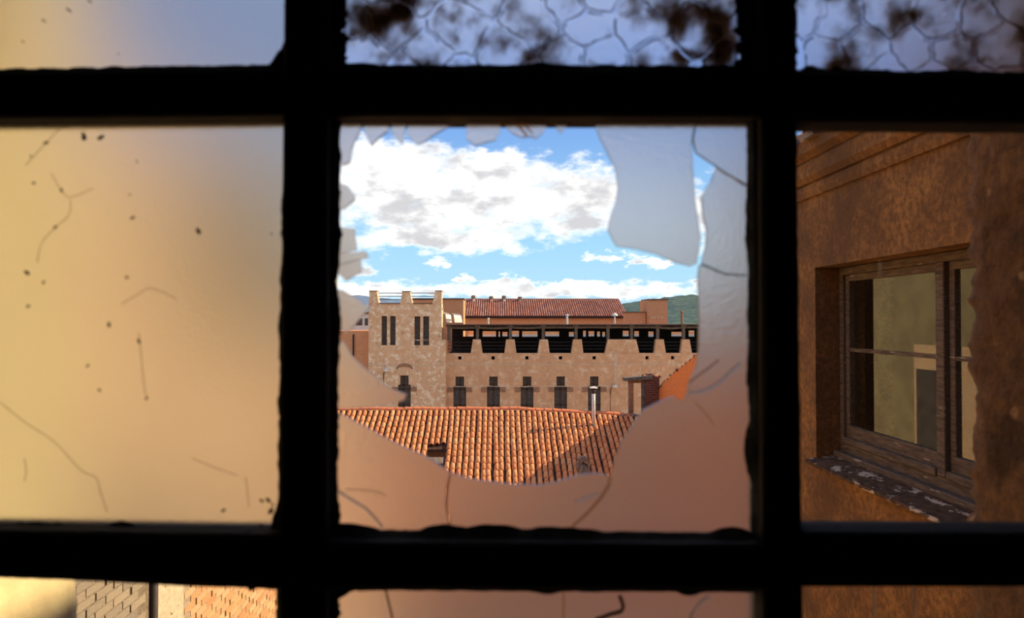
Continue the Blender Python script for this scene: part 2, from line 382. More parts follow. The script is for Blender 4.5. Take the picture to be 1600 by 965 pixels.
OX0, OX1, OZ0, OZ1 = -.555, .632, -.62, .80
wf = MB().cells([-3.0, OX0 - .02, OX1 + .02, 2.2], [GZ, OZ0 - .02, OZ1 + .02, 2.3],
                lambda u, v: not (OX0 < u < OX1 and OZ0 < v < OZ1), lambda u, v, w: (u, w, v), .44, .93).build('wall_front', M['jamb_r'])
tag(wf, 'thick rough plastered wall around the old window', 'wall', kind='structure')
def reveal(name, x, sgn, m):
    mb = MB(); ny, nz_ = 34, 260; vs = []; fs = []
    for i in range(ny + 1):
        y = .445 + (.945 - .445) * i / ny
        for j in range(nz_ + 1):
            z = OZ0 - .02 + (OZ1 - OZ0 + .04) * j / nz_
            d = .006 * nz3(y * 9, z * 7, x * 5) + .003 * nz3(y * 40, z * 40, x) + .0015 * nz3(y * 110, z * 110, x)
            e = max(0, (y - .90) / .045)
            xx = x + sgn * (e ** 2) * (1 if m is not M['jamb'] else .25) * (.010 + .004 * nz3(z * 14, 3, x) + .009 * nz3(z * 45, 7, x) + .006 * nz3(z * 110, 2, x))
            vs.append((xx + d * (1 if m is not M['jamb'] else .5), y + (.004 * nz3(z * 30, y, 2) if i == ny else 0), z))
    for i in range(ny):
        for j in range(nz_):
            a = i * (nz_ + 1) + j; fs.append((a, a + 1, a + nz_ + 2, a + nz_ + 1))
    n = len(vs)
    vs2 = vs + [(x + sgn * .03, v[1], v[2]) for v in vs]
    fs2 = fs + [tuple(reversed([q + n for q in f])) for f in fs]
    ring = [j for j in range(nz_ + 1)] + [i * (nz_ + 1) + nz_ for i in range(1, ny + 1)] + [ny * (nz_ + 1) + j for j in range(nz_ - 1, -1, -1)] + [i * (nz_ + 1) for i in range(ny - 1, 0, -1)]
    for k in range(len(ring)):
        a, b = ring[k], ring[(k + 1) % len(ring)]; fs2.append((a, b, b + n, a + n))
    return MB().add(vs2, fs2).build(name, m, wf, smooth=True)
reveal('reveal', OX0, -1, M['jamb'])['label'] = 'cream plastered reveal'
reveal('reveal', OX1, 1, M['jamb_r'])['label'] = 'rough plastered reveal, shade put into its colour'

# ------------------------------------------------------------------ window_1: timber window of nine and more panes
YN, YG0, YG1, YF = .475, .4945, .4975, .508
win = thing('window_1', 'blackened timber window with frosted and broken panes', 'window', (0.035, .49, OZ0), kind='structure')
def quad_bar(name, c, y0=YN, y1=YF, m=None):          # c: four corner pixels on the near face
    a = [P(x, y, y0) for x, y in c]
    b = [Vector((p.x, y1, p.z)) for p in a]
    return MB().prism(a, b).build(name, m or M['frame'], win, bevel=.0025)
# upright bars (near faces), then cross bars between them
quad_bar('mullion', [(449, -700), (511, -700), (507, 1800), (426, 1800)])
quad_bar('mullion', [(1186, -700), (1234, -700), (1268, 1800), (1199, 1800)])
quad_bar('muntin', [(-260, 114), (452, 105), (452, 179), (-260, 186)])
quad_bar('muntin', [(505, 104), (1195, 107), (1195, 181), (505, 180)])
quad_bar('muntin', [(1236, 111), (1960, 118), (1960, 193), (1236, 188)])
quad_bar('muntin', [(-260, 826), (440, 836), (440, 919), (-260, 888)])
quad_bar('muntin', [(505, 848), (1198, 852), (1198, 922), (505, 920)])
quad_bar('muntin', [(1248, 832), (1960, 836), (1960, 918), (1248, 918)])
for y in (-640, 1640):
    quad_bar('rail', [(-260, y - 110), (1960, y - 110), (1960, y + 40), (-260, y + 40)])
for x in (-345, 1905):
    quad_bar('stile', [(x, -750), (x + 125, -750), (x + 125, 1750), (x, 1750)])
# timber packing between the sash and the masonry
a = P(-340, -750, YN); b = P(2030, 1680, YN)
bx('frame', (OX0 - .01, YN - .005, OZ0), (a.x + .004, YF, OZ1), M['frame'], win)
bx('frame', (b.x - .004, YN - .005, OZ0), (OX1 + .01, YF, OZ1), M['frame'], win)
bx('frame', (OX0, YN - .005, a.z - .01), (OX1, YF, OZ1 + .01), M['frame'], win)
bx('frame', (OX0, YN - .005, OZ0 - .01), (OX1, YF, P(0, 1670, YN).z + .01), M['frame'], win)

def glass(name, pts, m, y0=YG0, y1=YG1, parent=None, edge=None):
    a = [P(x, y, y0) for x, y in pts]; b = [Vector((p.x, y1, p.z)) for p in a]
    return MB().prism(a, b).build(name, m, parent or win, edge=edge)
def rect(x0, y0, x1, y1): return [(x0, y0), (x1, y0), (x1, y1), (x0, y1)]
p_ml = glass('pane', rect(-215, 186, 452, 832), M['frost']); p_ml['label'] = 'frosted pane with dirt specks'
p_tl = glass('pane', rect(-215, -590, 452, 118), M['frost'])
p_tc = glass('pane', rect(515, -590, 1180, 118), M['frost3']); p_tc['label'] = 'dirty pane with peeling film'
p_tr = glass('pane', rect(1225, -590, 1880, 126), M['frost3'])
p_mr = glass('pane', rect(1225, 188, 1880, 828), M['clear']); p_mr['label'] = 'clear pane'
p_br = glass('pane', rect(1238, 905, 1880, 1590), M['clear']); p_br['label'] = 'clear pane with dried drips'
p_bc = glass('pane', rect(512, 905, 1190, 1590), M['frost2']); p_bc['label'] = 'cracked frosted pane'

# remains of the smashed middle pane
def z4(l): return [(500 + x / 3.4475, 180 + y / 3.4475) for x, y in l]
A_edge = [(512, 640), (537, 649), (545, 653), (574, 669), (609, 688), (644, 704), (666, 714), (687, 727), (703, 738)]
A_edge2 = [(705, 739), (730, 747), (757, 752), (800, 757), (843, 758.5), (868, 754), (885, 748), (905, 742), (927, 739.5), (943, 741), (953, 745)]
A_edge3 = [(957, 741), (962, 715), (970, 692), (980, 677), (993, 658), (1006, 640), (1032, 627), (1052, 619), (1069, 627), (1074, 614), (1076, 601), (1087, 575), (1092, 549), (1093, 500), (1091, 435), (1093, 414), (1112, 420), (1129, 428), (1145, 430), (1185, 432)]
shards = [
    A_edge + [(699, 760), (697, 785), (701, 812), (703, 850), (512, 850)],
    A_edge2 + [(950, 758), (938, 778), (915, 804), (884, 832), (872, 850), (705, 850), (703, 812), (699, 785), (701, 760)],
    A_edge3 + [(1185, 850), (875, 850), (887, 832), (918, 804), (941, 778), (954, 758)],
    [(931, 185), (931, 197), (938, 215), (951, 241), (959, 256), (963, 267), (965, 290), (963, 313), (954, 337), (950, 357), (956, 371), (964, 384.5), (980, 386), (996, 389), (1025, 396),
     (1054, 409), (1080, 415.6), (1088, 412), (1092, 395), (1095, 371), (1091, 342), (1086, 308), (1083, 267), (1080.5, 226), (1085, 200), (1086, 185)],
    [(1088, 185), (1087, 200), (1084, 218), (1088, 238), (1118, 258), (1136, 270), (1185, 298), (1185, 185)],
    [(1119, 262), (1112, 281), (1103, 296), (1096, 308), (1099, 334), (1104.5, 360), (1103.5, 383), (1097, 411), (1113, 418), (1130, 426), (1145, 428), (1185, 430), (1185, 301), (1136, 273)],
    z4([(60, 40), (222, 40), (222, 60), (212, 92), (185, 135), (168, 190), (160, 250), (130, 265), (60, 270)]),
    z4([(226, 30), (240, 92), (256, 130), (275, 165), (300, 135), (345, 95), (366, 86), (376, 30)]),
    z4([(380, 30), (386, 98), (412, 125), (441, 152), (455, 100), (466, 30)]),
    z4([(470, 30), (472, 108), (498, 132), (525, 156), (560, 140), (600, 110), (650, 82), (712, 46), (712, 30)]),
    z4([(786, 30), (790, 126), (835, 160), (890, 145), (945, 130), (968, 85), (978, 30)]),
    z4([(990, 30), (1004, 62), (1040, 96), (1090, 118), (1140, 112), (1165, 123), (1200, 92), (1236, 30)]),
    z4([(1262, 30), (1280, 72), (1300, 94), (1322, 66), (1345, 30)]),
    z4([(60, 360), (125, 372), (150, 382), (170, 412), (186, 430), (186, 456), (152, 482), (120, 506), (60, 510)]),
    z4([(60, 600), (115, 604), (186, 610), (186, 650), (196, 722), (120, 740), (60, 742)]),
    z4([(60, 744), (115, 742), (246, 732), (260, 765), (200, 778), (110, 802), (60, 806)]),
    z4([(60, 808), (110, 804), (218, 778), (221, 842), (180, 866), (140, 890), (95, 850), (60, 845)]),
    [(515, 452), (535, 453), (557, 466), (577, 481), (560, 500), (541, 520), (530, 508), (515, 500)],
    [(515, 520), (530, 530), (539, 538), (548, 555), (568, 574), (587, 590), (609, 607), (622, 612), (635, 616), (631, 625), (612, 631), (591, 634), (560, 637), (515, 638)],
]
for i, s in enumerate(shards):
    dy = .0006 * ((i * 7) % 5 - 2)
    o = glass('glass_shard', s, M['frost2'], YG0 + dy, YG1 + dy, edge=M['edge'])
    if i == 3: o['label'] = 'large hanging shard'
    if i == 0: o['label'] = 'frosted shard with curved upper edge'

# cracks and threads lying on the glass
def strand(name, pts, r, m, parent=None, y=.4935, n=5):
    q = []
    for i in range(len(pts) - 1):
        for k in range(4):
            t = k / 4; a = Vector(pts[i]); b = Vector(pts[i + 1])
            c0 = Vector(pts[max(i - 1, 0)]); c3 = Vector(pts[min(i + 2, len(pts) - 1)])
            q.append(.5 * ((2 * a) + (b - c0) * t + (2 * c0 - 5 * a + 4 * b - c3) * t * t + (3 * a - c0 - 3 * b + c3) * t ** 3))
    q.append(Vector(pts[-1]))
    return MB().tube([P(v.x, v.y, y) for v in q], r, n).build(name, m, parent or win, smooth=True)
strand('crack', [(953, 744), (950, 758), (938, 778), (915, 804), (884, 831)], .0008, M['amber'])
strand('crack', [(704, 739), (699, 758), (697, 785), (701, 812), (704, 828)], .0004, M['darkcrack'])
strand('crack', [(521, 762), (548, 779), (575, 797), (598, 823)], .0009, M['glint'])
strand('crack', [(540, 764), (565, 765), (590, 768), (603, 774)], .0003, M['darkcrack'])
strand('crack', [(898, 783), (918, 776), (937, 769)], .0009, M['glint'])
strand('crack', [(1078, 612), (1090, 612), (1105, 608), (1128, 594), (1144, 578), (1156, 567)], .0012, M['glint'])
strand('crack', [(1076, 598), (1086, 590), (1104, 577), (1123, 562)], .00045, M['darkcrack'])
strand('crack', [(1086, 628), (1104, 648), (1116, 664)], .0004, M['amber'])
strand('crack', [(602, 918), (607, 940), (613, 965), (616, 985)], .0008, M['darkcrack'])
strand('crack', [(880, 918), (881, 945), (879, 985)], .0006, M['amber'])
strand('crack', [(1108, 930), (1094, 942), (1080, 962), (1072, 985)], .0011, M['glint'])
strand('crack', [(968, 930), (973, 944), (971, 954), (955, 959), (930, 968)], .0014, M['darkcrack'])
strand('crack', [(1118, 260), (1136, 271), (1150, 280), (1172, 294)], .0003, M['darkcrack'])
strand('crack', [(1094, 413), (1112, 419), (1130, 427), (1146, 429), (1166, 430)], .00045, M['darkcrack'])
strand('crack', [(1085, 200), (1082, 218), (1086, 236)], .00045, M['darkcrack'])
strand('straw', [(797, 186), (806, 194), (817, 204), (823, 212)], .0009, M['amber'])
strand('straw', [(812, 190), (822, 198), (832, 208)], .0007, M['amber'])
strand('straw', [(776, 188), (786, 193), (796, 196)], .0006, M['amber'])
strand('drip', [(1365, 915), (1366, 940), (1367, 985)], .0007, M['drip'], p_br)
strand('drip', [(1428, 915), (1430, 945), (1431, 985)], .0006, M['drip'], p_br)
strand('drip', [(1374.5, 408), (1375, 422), (1375, 430)], .0005, M['drip'], p_mr)

# specks and cobwebs on the left pane
specks = [(53, 286, 3), (96, 297, 3.5), (207, 340, 4), (310, 361, 6), (86, 355, 3.5), (42, 426, 5), (68, 441, 3), (198, 433, 3), (170, 507, 4), (44, 478, 3.5),
          (217, 533, 4), (137, 571, 3), (155, 609, 3), (229, 622, 3), (424, 365, 2), (214, 252, 2), (203, 304, 2), (48, 244, 2), (349, 797, 4), (419, 781, 5), (423, 798, 6), (409, 782, 4), (426, 788, 3),
          (72, 223, 4), (131, 213, 7), (157, 215, 6), (408, 820, 3)]
for k, (x, y, r) in enumerate(specks):
    c = P(x, y, YG0 - .0004); rr = r / FPX * YG0
    bm = bmesh.new(); bmesh.ops.create_icosphere(bm, subdivisions=2, radius=1)
    an = (k * 1.7) % 3
    for v in bm.verts:
        q = v.co; f = 1 + .45 * nz3(q.x * 1.4 + k, q.y * 1.4, q.z * 1.4)
        u, w = q.x * f * rr * 1.0, q.z * f * rr * .55
        v.co = Vector((c.x + u * math.cos(an) - w * math.sin(an), c.y + q.y * f * min(rr, .001) * .6, c.z + u * math.sin(an) + w * math.cos(an)))
    me = bpy.data.meshes.new('dirt_speck'); bm.to_mesh(me); bm.free(); me.materials.append(M['speck']); link('dirt_speck', me, p_ml)
for k, (x, y, r) in enumerate([(108, 16, 5), (140, 2, 4), (68, 32, 4), (36, 65, 3), (185, 84, 2)]):
    c = P(x, y, YG0 - .0004); rr = r / FPX * YG0
    bm = bmesh.new(); bmesh.ops.create_icosphere(bm, subdivisions=2, radius=1)
    for v in bm.verts:
        q = v.co; f = 1 + .45 * nz3(q.x * 1.4 + k, q.y * 1.4, q.z * 1.4)
        v.co = Vector((c.x + (q.x * .8 - q.z * .5) * f * rr, c.y + q.y * .0006, c.z + (q.z * .6 - q.x * .3) * f * rr))
    me = bpy.data.meshes.new('dirt_speck'); bm.to_mesh(me); bm.free(); me.materials.append(M['speck']); link('dirt_speck', me, p_tl)
for pts in ([(40, 258), (72, 223), (92, 203), (106, 196)], [(80, 271), (96, 297), (110, 308), (146, 294)], [(110, 312), (108, 335), (88, 354), (66, 378), (58, 410)],
            [(217, 520), (221, 560), (225, 600), (229, 622)], [(0, 628), (40, 660), (85, 690), (125, 733), (150, 746), (156, 765), (168, 800)],
            [(190, 475), (215, 460), (237, 450), (275, 466)], [(300, 715), (335, 730), (370, 742)], [(384, 745), (387, 770), (389, 792)], [(38, 716), (41, 735), (38, 752)]):
    strand('cobweb', pts, .00022, M['web'], p_ml, y=YG0 - .0006)

# ragged putty around the panes (inside face)
def putty(p0, p1, inward, base, amp, seed, bumps=(), y0=.4855, y1=.4943, n=90, parent=None):
    p0 = Vector(p0); p1 = Vector(p1); inn = Vector(inward); a = []; b = []
    for i in range(n + 1):
        t = i / n; q = p0.lerp(p1, t)
        h = base + amp * (nz3(t * 9, seed, 0) + .6 * nz3(t * 27, seed, 5) + .5 * nz3(t * 70, seed, 9))
        for c, w, hh in bumps: h += hh * max(0, 1 - ((t - c) / w) ** 2)
        a.append(q + inn * max(h, 1)); b.append(q - inn * 9)
    mb = MB(); vs = []; fs = []
    for u, v in zip(a, b):
        vs += [P(v.x, v.y, y0), P(u.x, u.y, y1 - .0012), P(u.x, u.y, y1), P(v.x, v.y, y1)]
    for i in range(n):
        o = 4 * i
        for k in range(4): fs.append((o + k, o + (k + 1) % 4, o + 4 + (k + 1) % 4, o + 4 + k))
    fs += [(0, 1, 2, 3), (4 * n + 3, 4 * n + 2, 4 * n + 1, 4 * n)]
    return mb.add(vs, fs).build('putty', M['putty'], parent or win)
# left column
putty((-250, 115), (450, 104), (0, -1), 4, 4, 1, [(1.0, .04, 26)], n=140)
putty((447, -10), (446, 104), (-1, 0), 2, 2, 2, [(1.0, .35, 10)])
putty((449, 184), (436, 832), (-1, 0), 3, 4, 3, [(.2, .12, 4), (.55, .3, 3), (1, .06, 12)])
putty((-250, 823), (440, 835), (0, -1), 8, 4, 4, [(.47, .10, 6), (.64, .04, 7), (.93, .13, 1)], n=140)
# middle column
putty((512, 104), (1180, 106), (0, -1), 4, 5, 5)
putty((520, -10), (520, 106), (1, 0), 22, 8, 6)
putty((1176, -10), (1180, 106), (-1, 0), 28, 10, 7)
putty((524, 184), (519, 840), (1, 0), 9, 5, 8)
putty((1168, 190), (1176, 846), (-1, 0), 2, 3, 9, [(.25, .1, 3), (.78, .07, 10), (.55, .2, 3)])
putty((515, 832), (1180, 838), (0, -1), 6, 2.5, 10, [(.03, .09, 10), (.27, .06, 9), (.385, .08, 10), (.52, .07, 7), (.60, .05, 4), (.945, .05, 9)])
# right column
putty((1240, 112), (1900, 122), (0, -1), 5, 5, 11, [(.036, .02, 6), (.10, .013, 6)], n=140)
putty((1238, -10), (1240, 112), (1, 0), 6, 5, 12)
putty((1243, 190), (1251, 840), (1, 0), 1.5, 2, 13)
# bottom row
putty((-250, 889), (440, 919), (0, 1), 1.5, 1.2, 14, [(.93, .008, 6), (.75, .13, 1)], n=140)
putty((434, 915), (431, 1000), (-1, 0), 2, 2, 15)
putty((510, 920), (1185, 923), (0, 1), 2, 2, 16, [(.0, .06, 16), (.51, .03, 5), (.84, .03, 6)])
putty((516, 915), (514, 1000), (1, 0), 16, 5, 17)

# flakes of peeling film on the upper panes
def flakes(pane, X0, X1, Y0, Y1, cw, ch, seed, fade=None):
    rs = random.Random(seed); cs = []
    nx = int((X1 - X0) / cw) + 3; ny = int((Y1 - Y0) / ch) + 3
    for j in range(-1, ny):
        for i in range(-1, nx):
            cs.append((X0 + (i + .5 * (j % 2)) * cw + rs.uniform(-.3, .3) * cw, Y0 + j * ch + rs.uniform(-.3, .3) * ch))
    for ci, c in enumerate(cs):
        if not (X0 - 5 < c[0] < X1 + 5 and Y0 - 20 < c[1] < Y1): continue
        poly = [(c[0] - 2 * cw, c[1] - 2 * ch), (c[0] + 2 * cw, c[1] - 2 * ch), (c[0] + 2 * cw, c[1] + 2 * ch), (c[0] - 2 * cw, c[1] + 2 * ch)]
        for d in cs:
            if d is c or abs(d[0] - c[0]) > 3 * cw or abs(d[1] - c[1]) > 3 * ch: continue
            mx, my = (c[0] + d[0]) / 2, (c[1] + d[1]) / 2; nx_, ny_ = d[0] - c[0], d[1] - c[1]
            out = []
            for k in range(len(poly)):
                p, q = poly[k], poly[(k + 1) % len(poly)]
                a = (p[0] - mx) * nx_ + (p[1] - my) * ny_; b = (q[0] - mx) * nx_ + (q[1] - my) * ny_
                if a <= 0: out.append(p)
                if a * b < 0:
                    t = a / (a - b); out.append((p[0] + (q[0] - p[0]) * t, p[1] + (q[1] - p[1]) * t))
            poly = out
            if len(poly) < 3: break
        if len(poly) < 3: continue
        pts = []
        for k in range(len(poly)):
            p, q = Vector(poly[k]), Vector(poly[(k + 1) % len(poly)])
            L = (q - p).length; m = max(1, int(L / 9))
            for t in range(m):
                v = p.lerp(q, t / m)
                w = Vector((nz3(v.x * .035, v.y * .035, seed), nz3(v.x * .035, v.y * .035, seed + 9))) * 9 + Vector((nz3(v.x * .12, v.y * .12, seed), nz3(v.x * .12, v.y * .12, seed + 5))) * 3.5
                v = v + w; v = v + (Vector(c) - v).normalized() * 1.6
                v.x = min(max(v.x, X0), X1); v.y = min(v.y, Y1)
                pts.append(v)
        if len(pts) < 4: continue
        y1 = YG0 - .0004; tilt = rs.uniform(.0006, .0016)
        cy = c[1]
        th_ = lambda v: tilt * max(0, (cy - v.y) / ch + .5)
        cc = Vector((sum(v.x for v in pts) / len(pts), sum(v.y for v in pts) / len(pts)))
        inn = [v + (cc - v).normalized() * min(rs.uniform(1.8, 3.6), (cc - v).length * .5) for v in pts]
        n = len(pts)
        vs = [P(v.x, v.y, y1 - .0012 - th_(v)) for v in inn] + [P(v.x, v.y, y1 - .0008 - th_(v)) for v in pts] + [P(v.x, v.y, y1) for v in pts]
        fs = [tuple(range(n)), tuple(range(3 * n - 1, 2 * n - 1, -1))]
        for k in range(n):
            k2 = (k + 1) % n
            fs += [(k, n + k, n + k2, k2), (n + k, 2 * n + k, 2 * n + k2, n + k2)]
        me = MB().add(vs, fs).mesh('paint_flake'); me.materials.append(M['flake']); me.materials.append(M['rim'])
        for k, p in enumerate(me.polygons):
            if len(p.vertices) == 4 and k >= 2:
                e = (k - 2) // 2; o_ = pts[e] - cc
                if o_.y > -.15 * abs(o_.x) or nz3(pts[e].x * .02, pts[e].y * .02, seed) > .15: p.material_index = 1
        link('paint_flake', me, pane)
flakes(p_tc, 538, 1152, -560, 104, 92, 50, 3)
flakes(p_tr, 1244, 1860, -560, 112, 70, 58, 8)

# ================================================================== RIGHT WING with timber window
WX = 2.2
wing = thing('building_wing', 'ochre rendered house wing with moulded cornice on the right', 'building', (WX + 1.5, 3.4, GZ))
WY0, WY1 = .93, 5.95
wy0, wy1 = 2.45, P(1279, 500, 1).x and 4.85
wz0, wz1 = -.955, .365
def wing_map(u, v, w): return (w, u, v)
ys = [WY0, wy0, wy1, WY1] + [WY0 + k * .25 for k in range(1, 20)]
mbw = MB().cells(ys, [GZ, -3, wz0, wz1, 1.28], lambda u, v: not (wy0 < u < wy1 and wz0 < v < wz1), wing_map, WX, WX + .35)
mbw.build('wall', M['wing'], wing)
bx('end_wall', (WX + .35, WY1 - .3, GZ), (WX + 3.2, WY1, 1.28), M['wing'], wing)
bx('back_wall', (WX + 2.9, WY0, GZ), (WX + 3.2, WY1 - .3, 1.28), M['wing'], wing)
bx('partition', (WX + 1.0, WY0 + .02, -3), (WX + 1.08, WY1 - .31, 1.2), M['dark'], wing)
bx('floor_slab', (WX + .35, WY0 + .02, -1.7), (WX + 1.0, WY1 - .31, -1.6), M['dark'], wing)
rp = [(WX - .05, 1.27), (WX + 1.6, 2.48), (WX + 3.25, 1.27)]  # unseen ridge, its height shaped to cast shade on the cream reveal
MB().prism([(x, WY0, z) for x, z in rp], [(x, WY1 + .05, z) for x, z in rp]).build('roof', M['deck'], wing)
for k, (z0, z1, pr) in enumerate(((.86, .955, .035), (.955, 1.10, .075), (1.10, 1.24, .125))):
    pts = [(WX + .02, z0), (WX - pr * .6, z0), (WX - pr, z0 + .035), (WX - pr, z1 - .02), (WX - pr + .012, z1), (WX + .02, z1)]
    MB().prism([(x, WY0, z) for x, z in pts], [(x, WY1 + pr, z) for x, z in pts]).build('cornice_moulding', M['wing'], wing)
TSH = None
for k in range(24):
    y = WY0 + .1 + k * .21; mb = MB(); r = .075; n = 6; L = .34 + .1 * math.sin(k * 2.3)
    vs = []; fs = []
    for i in range(2):
        for rr in (r, r - .014):
            for q in range(n + 1):
                a = PI * q / n; vs.append((WX - .02 - L * (1 - i) * .55 + .1, y + rr * math.cos(a), 1.25 + rr * math.sin(a) * .8 + i * .08))
    m_ = n + 1
    for q in range(n):
        fs += [(q, q + 1, 2 * m_ + q + 1, 2 * m_ + q), (m_ + q, m_ + q + 1, 3 * m_ + q + 1, 3 * m_ + q), (q, q + 1, m_ + q + 1, m_ + q)]
    mb.add(vs, fs).build('eave_tile', M['tile'], wing)
for k in range(9):                                   # broken bits under the eave at the far end
    t = k / 8; c = Vector((WX - .11 - .03 * random.random(), 4.25 + 1.25 * t + random.uniform(-.05, .05), 1.235 + random.uniform(-.02, .02)))
    vs = []
    for q in range(8):
        dxx, dyy, dzz = ((q >> 0) & 1) - .5, ((q >> 1) & 1) - .5, ((q >> 2) & 1) - .5
        vs.append(c + Vector((dxx * .09, dyy * .12, dzz * .05)) * random.uniform(.6, 1.3))
    MB().add(vs, [(0, 2, 3, 1), (4, 5, 7, 6), (0, 1, 5, 4), (2, 6, 7, 3), (0, 4, 6, 2), (1, 3, 7, 5)]).build('broken_eave_piece', M['stone'], wing)

FX = WX + .185
wfm = MB()
fy0, fy1, fz0, fz1 = wy0 + .004, wy1 - .004, wz0 + .02, wz1 - .004
wfm.cells([fy0, fy0 + .05, fy1 - .05, fy1], [fz0, fz0 + .10, fz1 - .05, fz1], lambda u, v: not (fy0 + .05 < u < fy1 - .05 and fz0 + .10 < v < fz1 - .05), wing_map, FX - .02, FX + .08)
wfr = wfm.build('window', M['oldwood'], wing, bevel=.004)
wfr['label'] = 'weathered timber casement window'
midy = 3.72
bx('mullion', (FX - .03, midy - .035, fz0 + .1), (FX + .07, midy + .035, fz1 - .05), M['oldwood'], wfr, bevel=.004)
def sash(ya, yb):
    z0, z1 = fz0 + .10, fz1 - .05
    s = MB().cells([ya, ya + .045, yb - .045, yb], [z0, z0 + .12, z1 - .045, z1], lambda u, v: not (ya + .045 < u < yb - .045 and z0 + .12 < v < z1 - .045), wing_map, FX, FX + .045).build('sash', M['oldwood'], wfr, bevel=.004)
    zb = -.20
    bx('glazing_bar', (FX + .004, ya + .045, zb - .012), (FX + .04, yb - .045, zb + .012), M['oldwood'], wfr)
    bx('pane', (FX + .018, ya + .04, z0 + .115), (FX + .022, yb - .04, zb), M['clear'], wfr)
    bx('pane', (FX + .018, ya + .04, zb), (FX + .022, yb - .04, z1 - .04), M['clear'], wfr)
    bx('weather_bar', (FX - .035, ya + .01, z0 - .005), (FX + .0, yb - .01, z0 + .04), M['oldwood'], wfr, bevel=.006)
sash(midy + .035, fy1 - .05); sash(fy0 + .05, midy - .035)
MB().hexa([(WX - .07, wy0 - .02, wz0 - .035), (FX, wy0 - .02, wz0 - .01), (FX, wy1 + .03, wz0 - .01), (WX - .07, wy1 + .03, wz0 - .035),
           (WX - .07, wy0 - .02, wz0 - .012), (FX, wy0 - .02, wz0 + .035), (FX, wy1 + .03, wz0 + .035), (WX - .07, wy1 + .03, wz0 - .012)]).build('window_sill', M['sillwood'], wing, bevel=.004)
bx('sill_board', (FX - .075, wy0 + .01, wz0 + .02), (FX - .01, wy1 - .01, wz0 + .06), M['oldwood'], wing, bevel=.006)

# ================================================================== LEFT BRICK BUILDING
LX = -3.0
lb = thing('brick_building', 'sunlit old brick building flanking the courtyard on the left', 'building', (LX - 1, 6, GZ))
bw = bx('wall', (LX - 2.2, .93, GZ), (LX, 7.1, 1.7), M['brickwall'], lb)
bw2 = bx('wall', (LX - 2.2, 7.1, GZ), (LX, 13.1, -.45), M['brickwall'], lb)
bx('reflected_wall', (LX - 2.2, 10.0, -.45), (LX - .002, 13.1, 2.6), M['olive'], lb)  # added out of sight behind the mullion for the wing panes to reflect
bx('render_strip', (LX, 6.22, GZ), (LX + .012, 6.78, 1.65), M['strip'], lb)
bx('mortar_bed', (LX, 4.4, -3.1), (LX + .003, 6.14, -1.2), M['strip2'], lb)
bx('mortar_bed', (LX, 6.79, -4.9), (LX + .003, 10.7, -2.0), M['mortar_dark'], lb)
bx('dark_reflected_panel', (LX - .03, 11.8, -3.4), (LX + .02, 13.0, -.9), M['slate'], lb)  # dark panel added unseen to darken the reflection in the wing panes
MB().tube([(LX + .03, 6.17, GZ), (LX + .03, 6.17, 1.6)], .032, 10).build('downpipe', M['iron'], lb, smooth=True)
bmesh_box = MB().box((0, -.5, -.5), (1, .5, .5)).mesh('brick')
bh, bl, gap = .062, .238, .012
meg = bmesh_box.copy(); meg.materials.append(M['brick_gray'])
meo = bmesh_box.copy(); meo.materials.append(M['brick_orange'])
nb = 0
for r in range(-80, 0):
    z = r * (bh + .010)
    y = 4.7 + (.12 if r % 2 else 0)
    while y < 10.6:
        zc = z + bh / 2; yc = y + bl / 2
        lo, hi = -.4245 * yc - .10, -.355 * yc + .10
        if lo < zc < hi and not (6.02 < yc < 6.9):
            gray = yc < 6.1
            o = bpy.data.objects.new('brick', meg if gray else meo); C.objects.link(o)
            setp(o, bw if yc < 7.1 else bw2)
            pr = random.uniform(.006, .018)
            o.location = (LX - .002, yc, zc); o.scale = (pr + .002, bl * random.uniform(.93, 1.0), bh * random.uniform(.88, 1.0))
            o.rotation_euler = (random.uniform(-.012, .012), 0, 0)
            nb += 1
        y += bl + gap
print('bricks', nb)

an = thing('reflected_annex', 'tan annex added beyond the left brick building for window reflections', 'building', (-8.2, 23, GZ))  # building added to fill the reflection in the wing panes
bx('wall', (-9.5, 19.5, GZ), (-7.3, 27, 1.9), M['olive'], an)
bx('coping', (-9.55, 19.45, 1.9), (-7.25, 27.05, 2.0), M['stain'], an)

# ================================================================== TILED ROOF BELOW
RY, RZ, SL = 30.0, -3.82, .434
AL = math.atan(SL)
def sag(x): return -.057 * max(0, x - .85)
def roofz(x, y): return RZ - SL * (RY - y) + sag(x)
rh = thing('tiled_house', 'house with a long orange clay barrel tile roof below the window', 'house', (-2, 24, GZ))
RXL, RXR, RYE = -6.9, 6.98, 15.0
HX0, HX1, HY0, HY1 = -2.75, -2.08, 26.25, 27.35
def rmap(u, v, w): return (u, v, roofz(u, v) + w)
MB().cells([RXL, HX0, HX1, .85, 3, 5, RXR], [RYE, 20, HY0, HY1, RY], lambda u, v: not (HX0 < u < HX1 and HY0 < v < HY1), rmap, -.14, -.02).build('roof_deck', M['deck'], rh)
MB().cells([RXL, .85, 3, 5, RXR], [0, 6], lambda u, v: True, lambda u, v, w: (u, RY + v, RZ + sag(u) - .5 * v + w), -.14, -.02).build('roof_deck', M['deck'], rh)
bx('front_wall', (RXL + .4, RYE + .5, GZ), (RXR, RYE + .8, roofz(0, RYE + .5) - .5), M['plaster'], rh)
bx('side_wall', (RXL + .4, RYE + .8, GZ), (RXL + .7, RY + 5, -10.9), M['plaster'], rh)
MB().prism([(RXL + .4, RYE + .6, -10.8), (RXL + .4, RY, RZ - .25), (RXL + .4, RY + 5.6, RZ - 3.1), (RXL + .4, RY + 5.6, -10.9)],
           [(RXL + .7, RYE + .6, -10.8), (RXL + .7, RY, RZ - .25), (RXL + .7, RY + 5.6, RZ - 3.1), (RXL + .7, RY + 5.6, -10.9)]).build('gable', M['plaster'], rh)
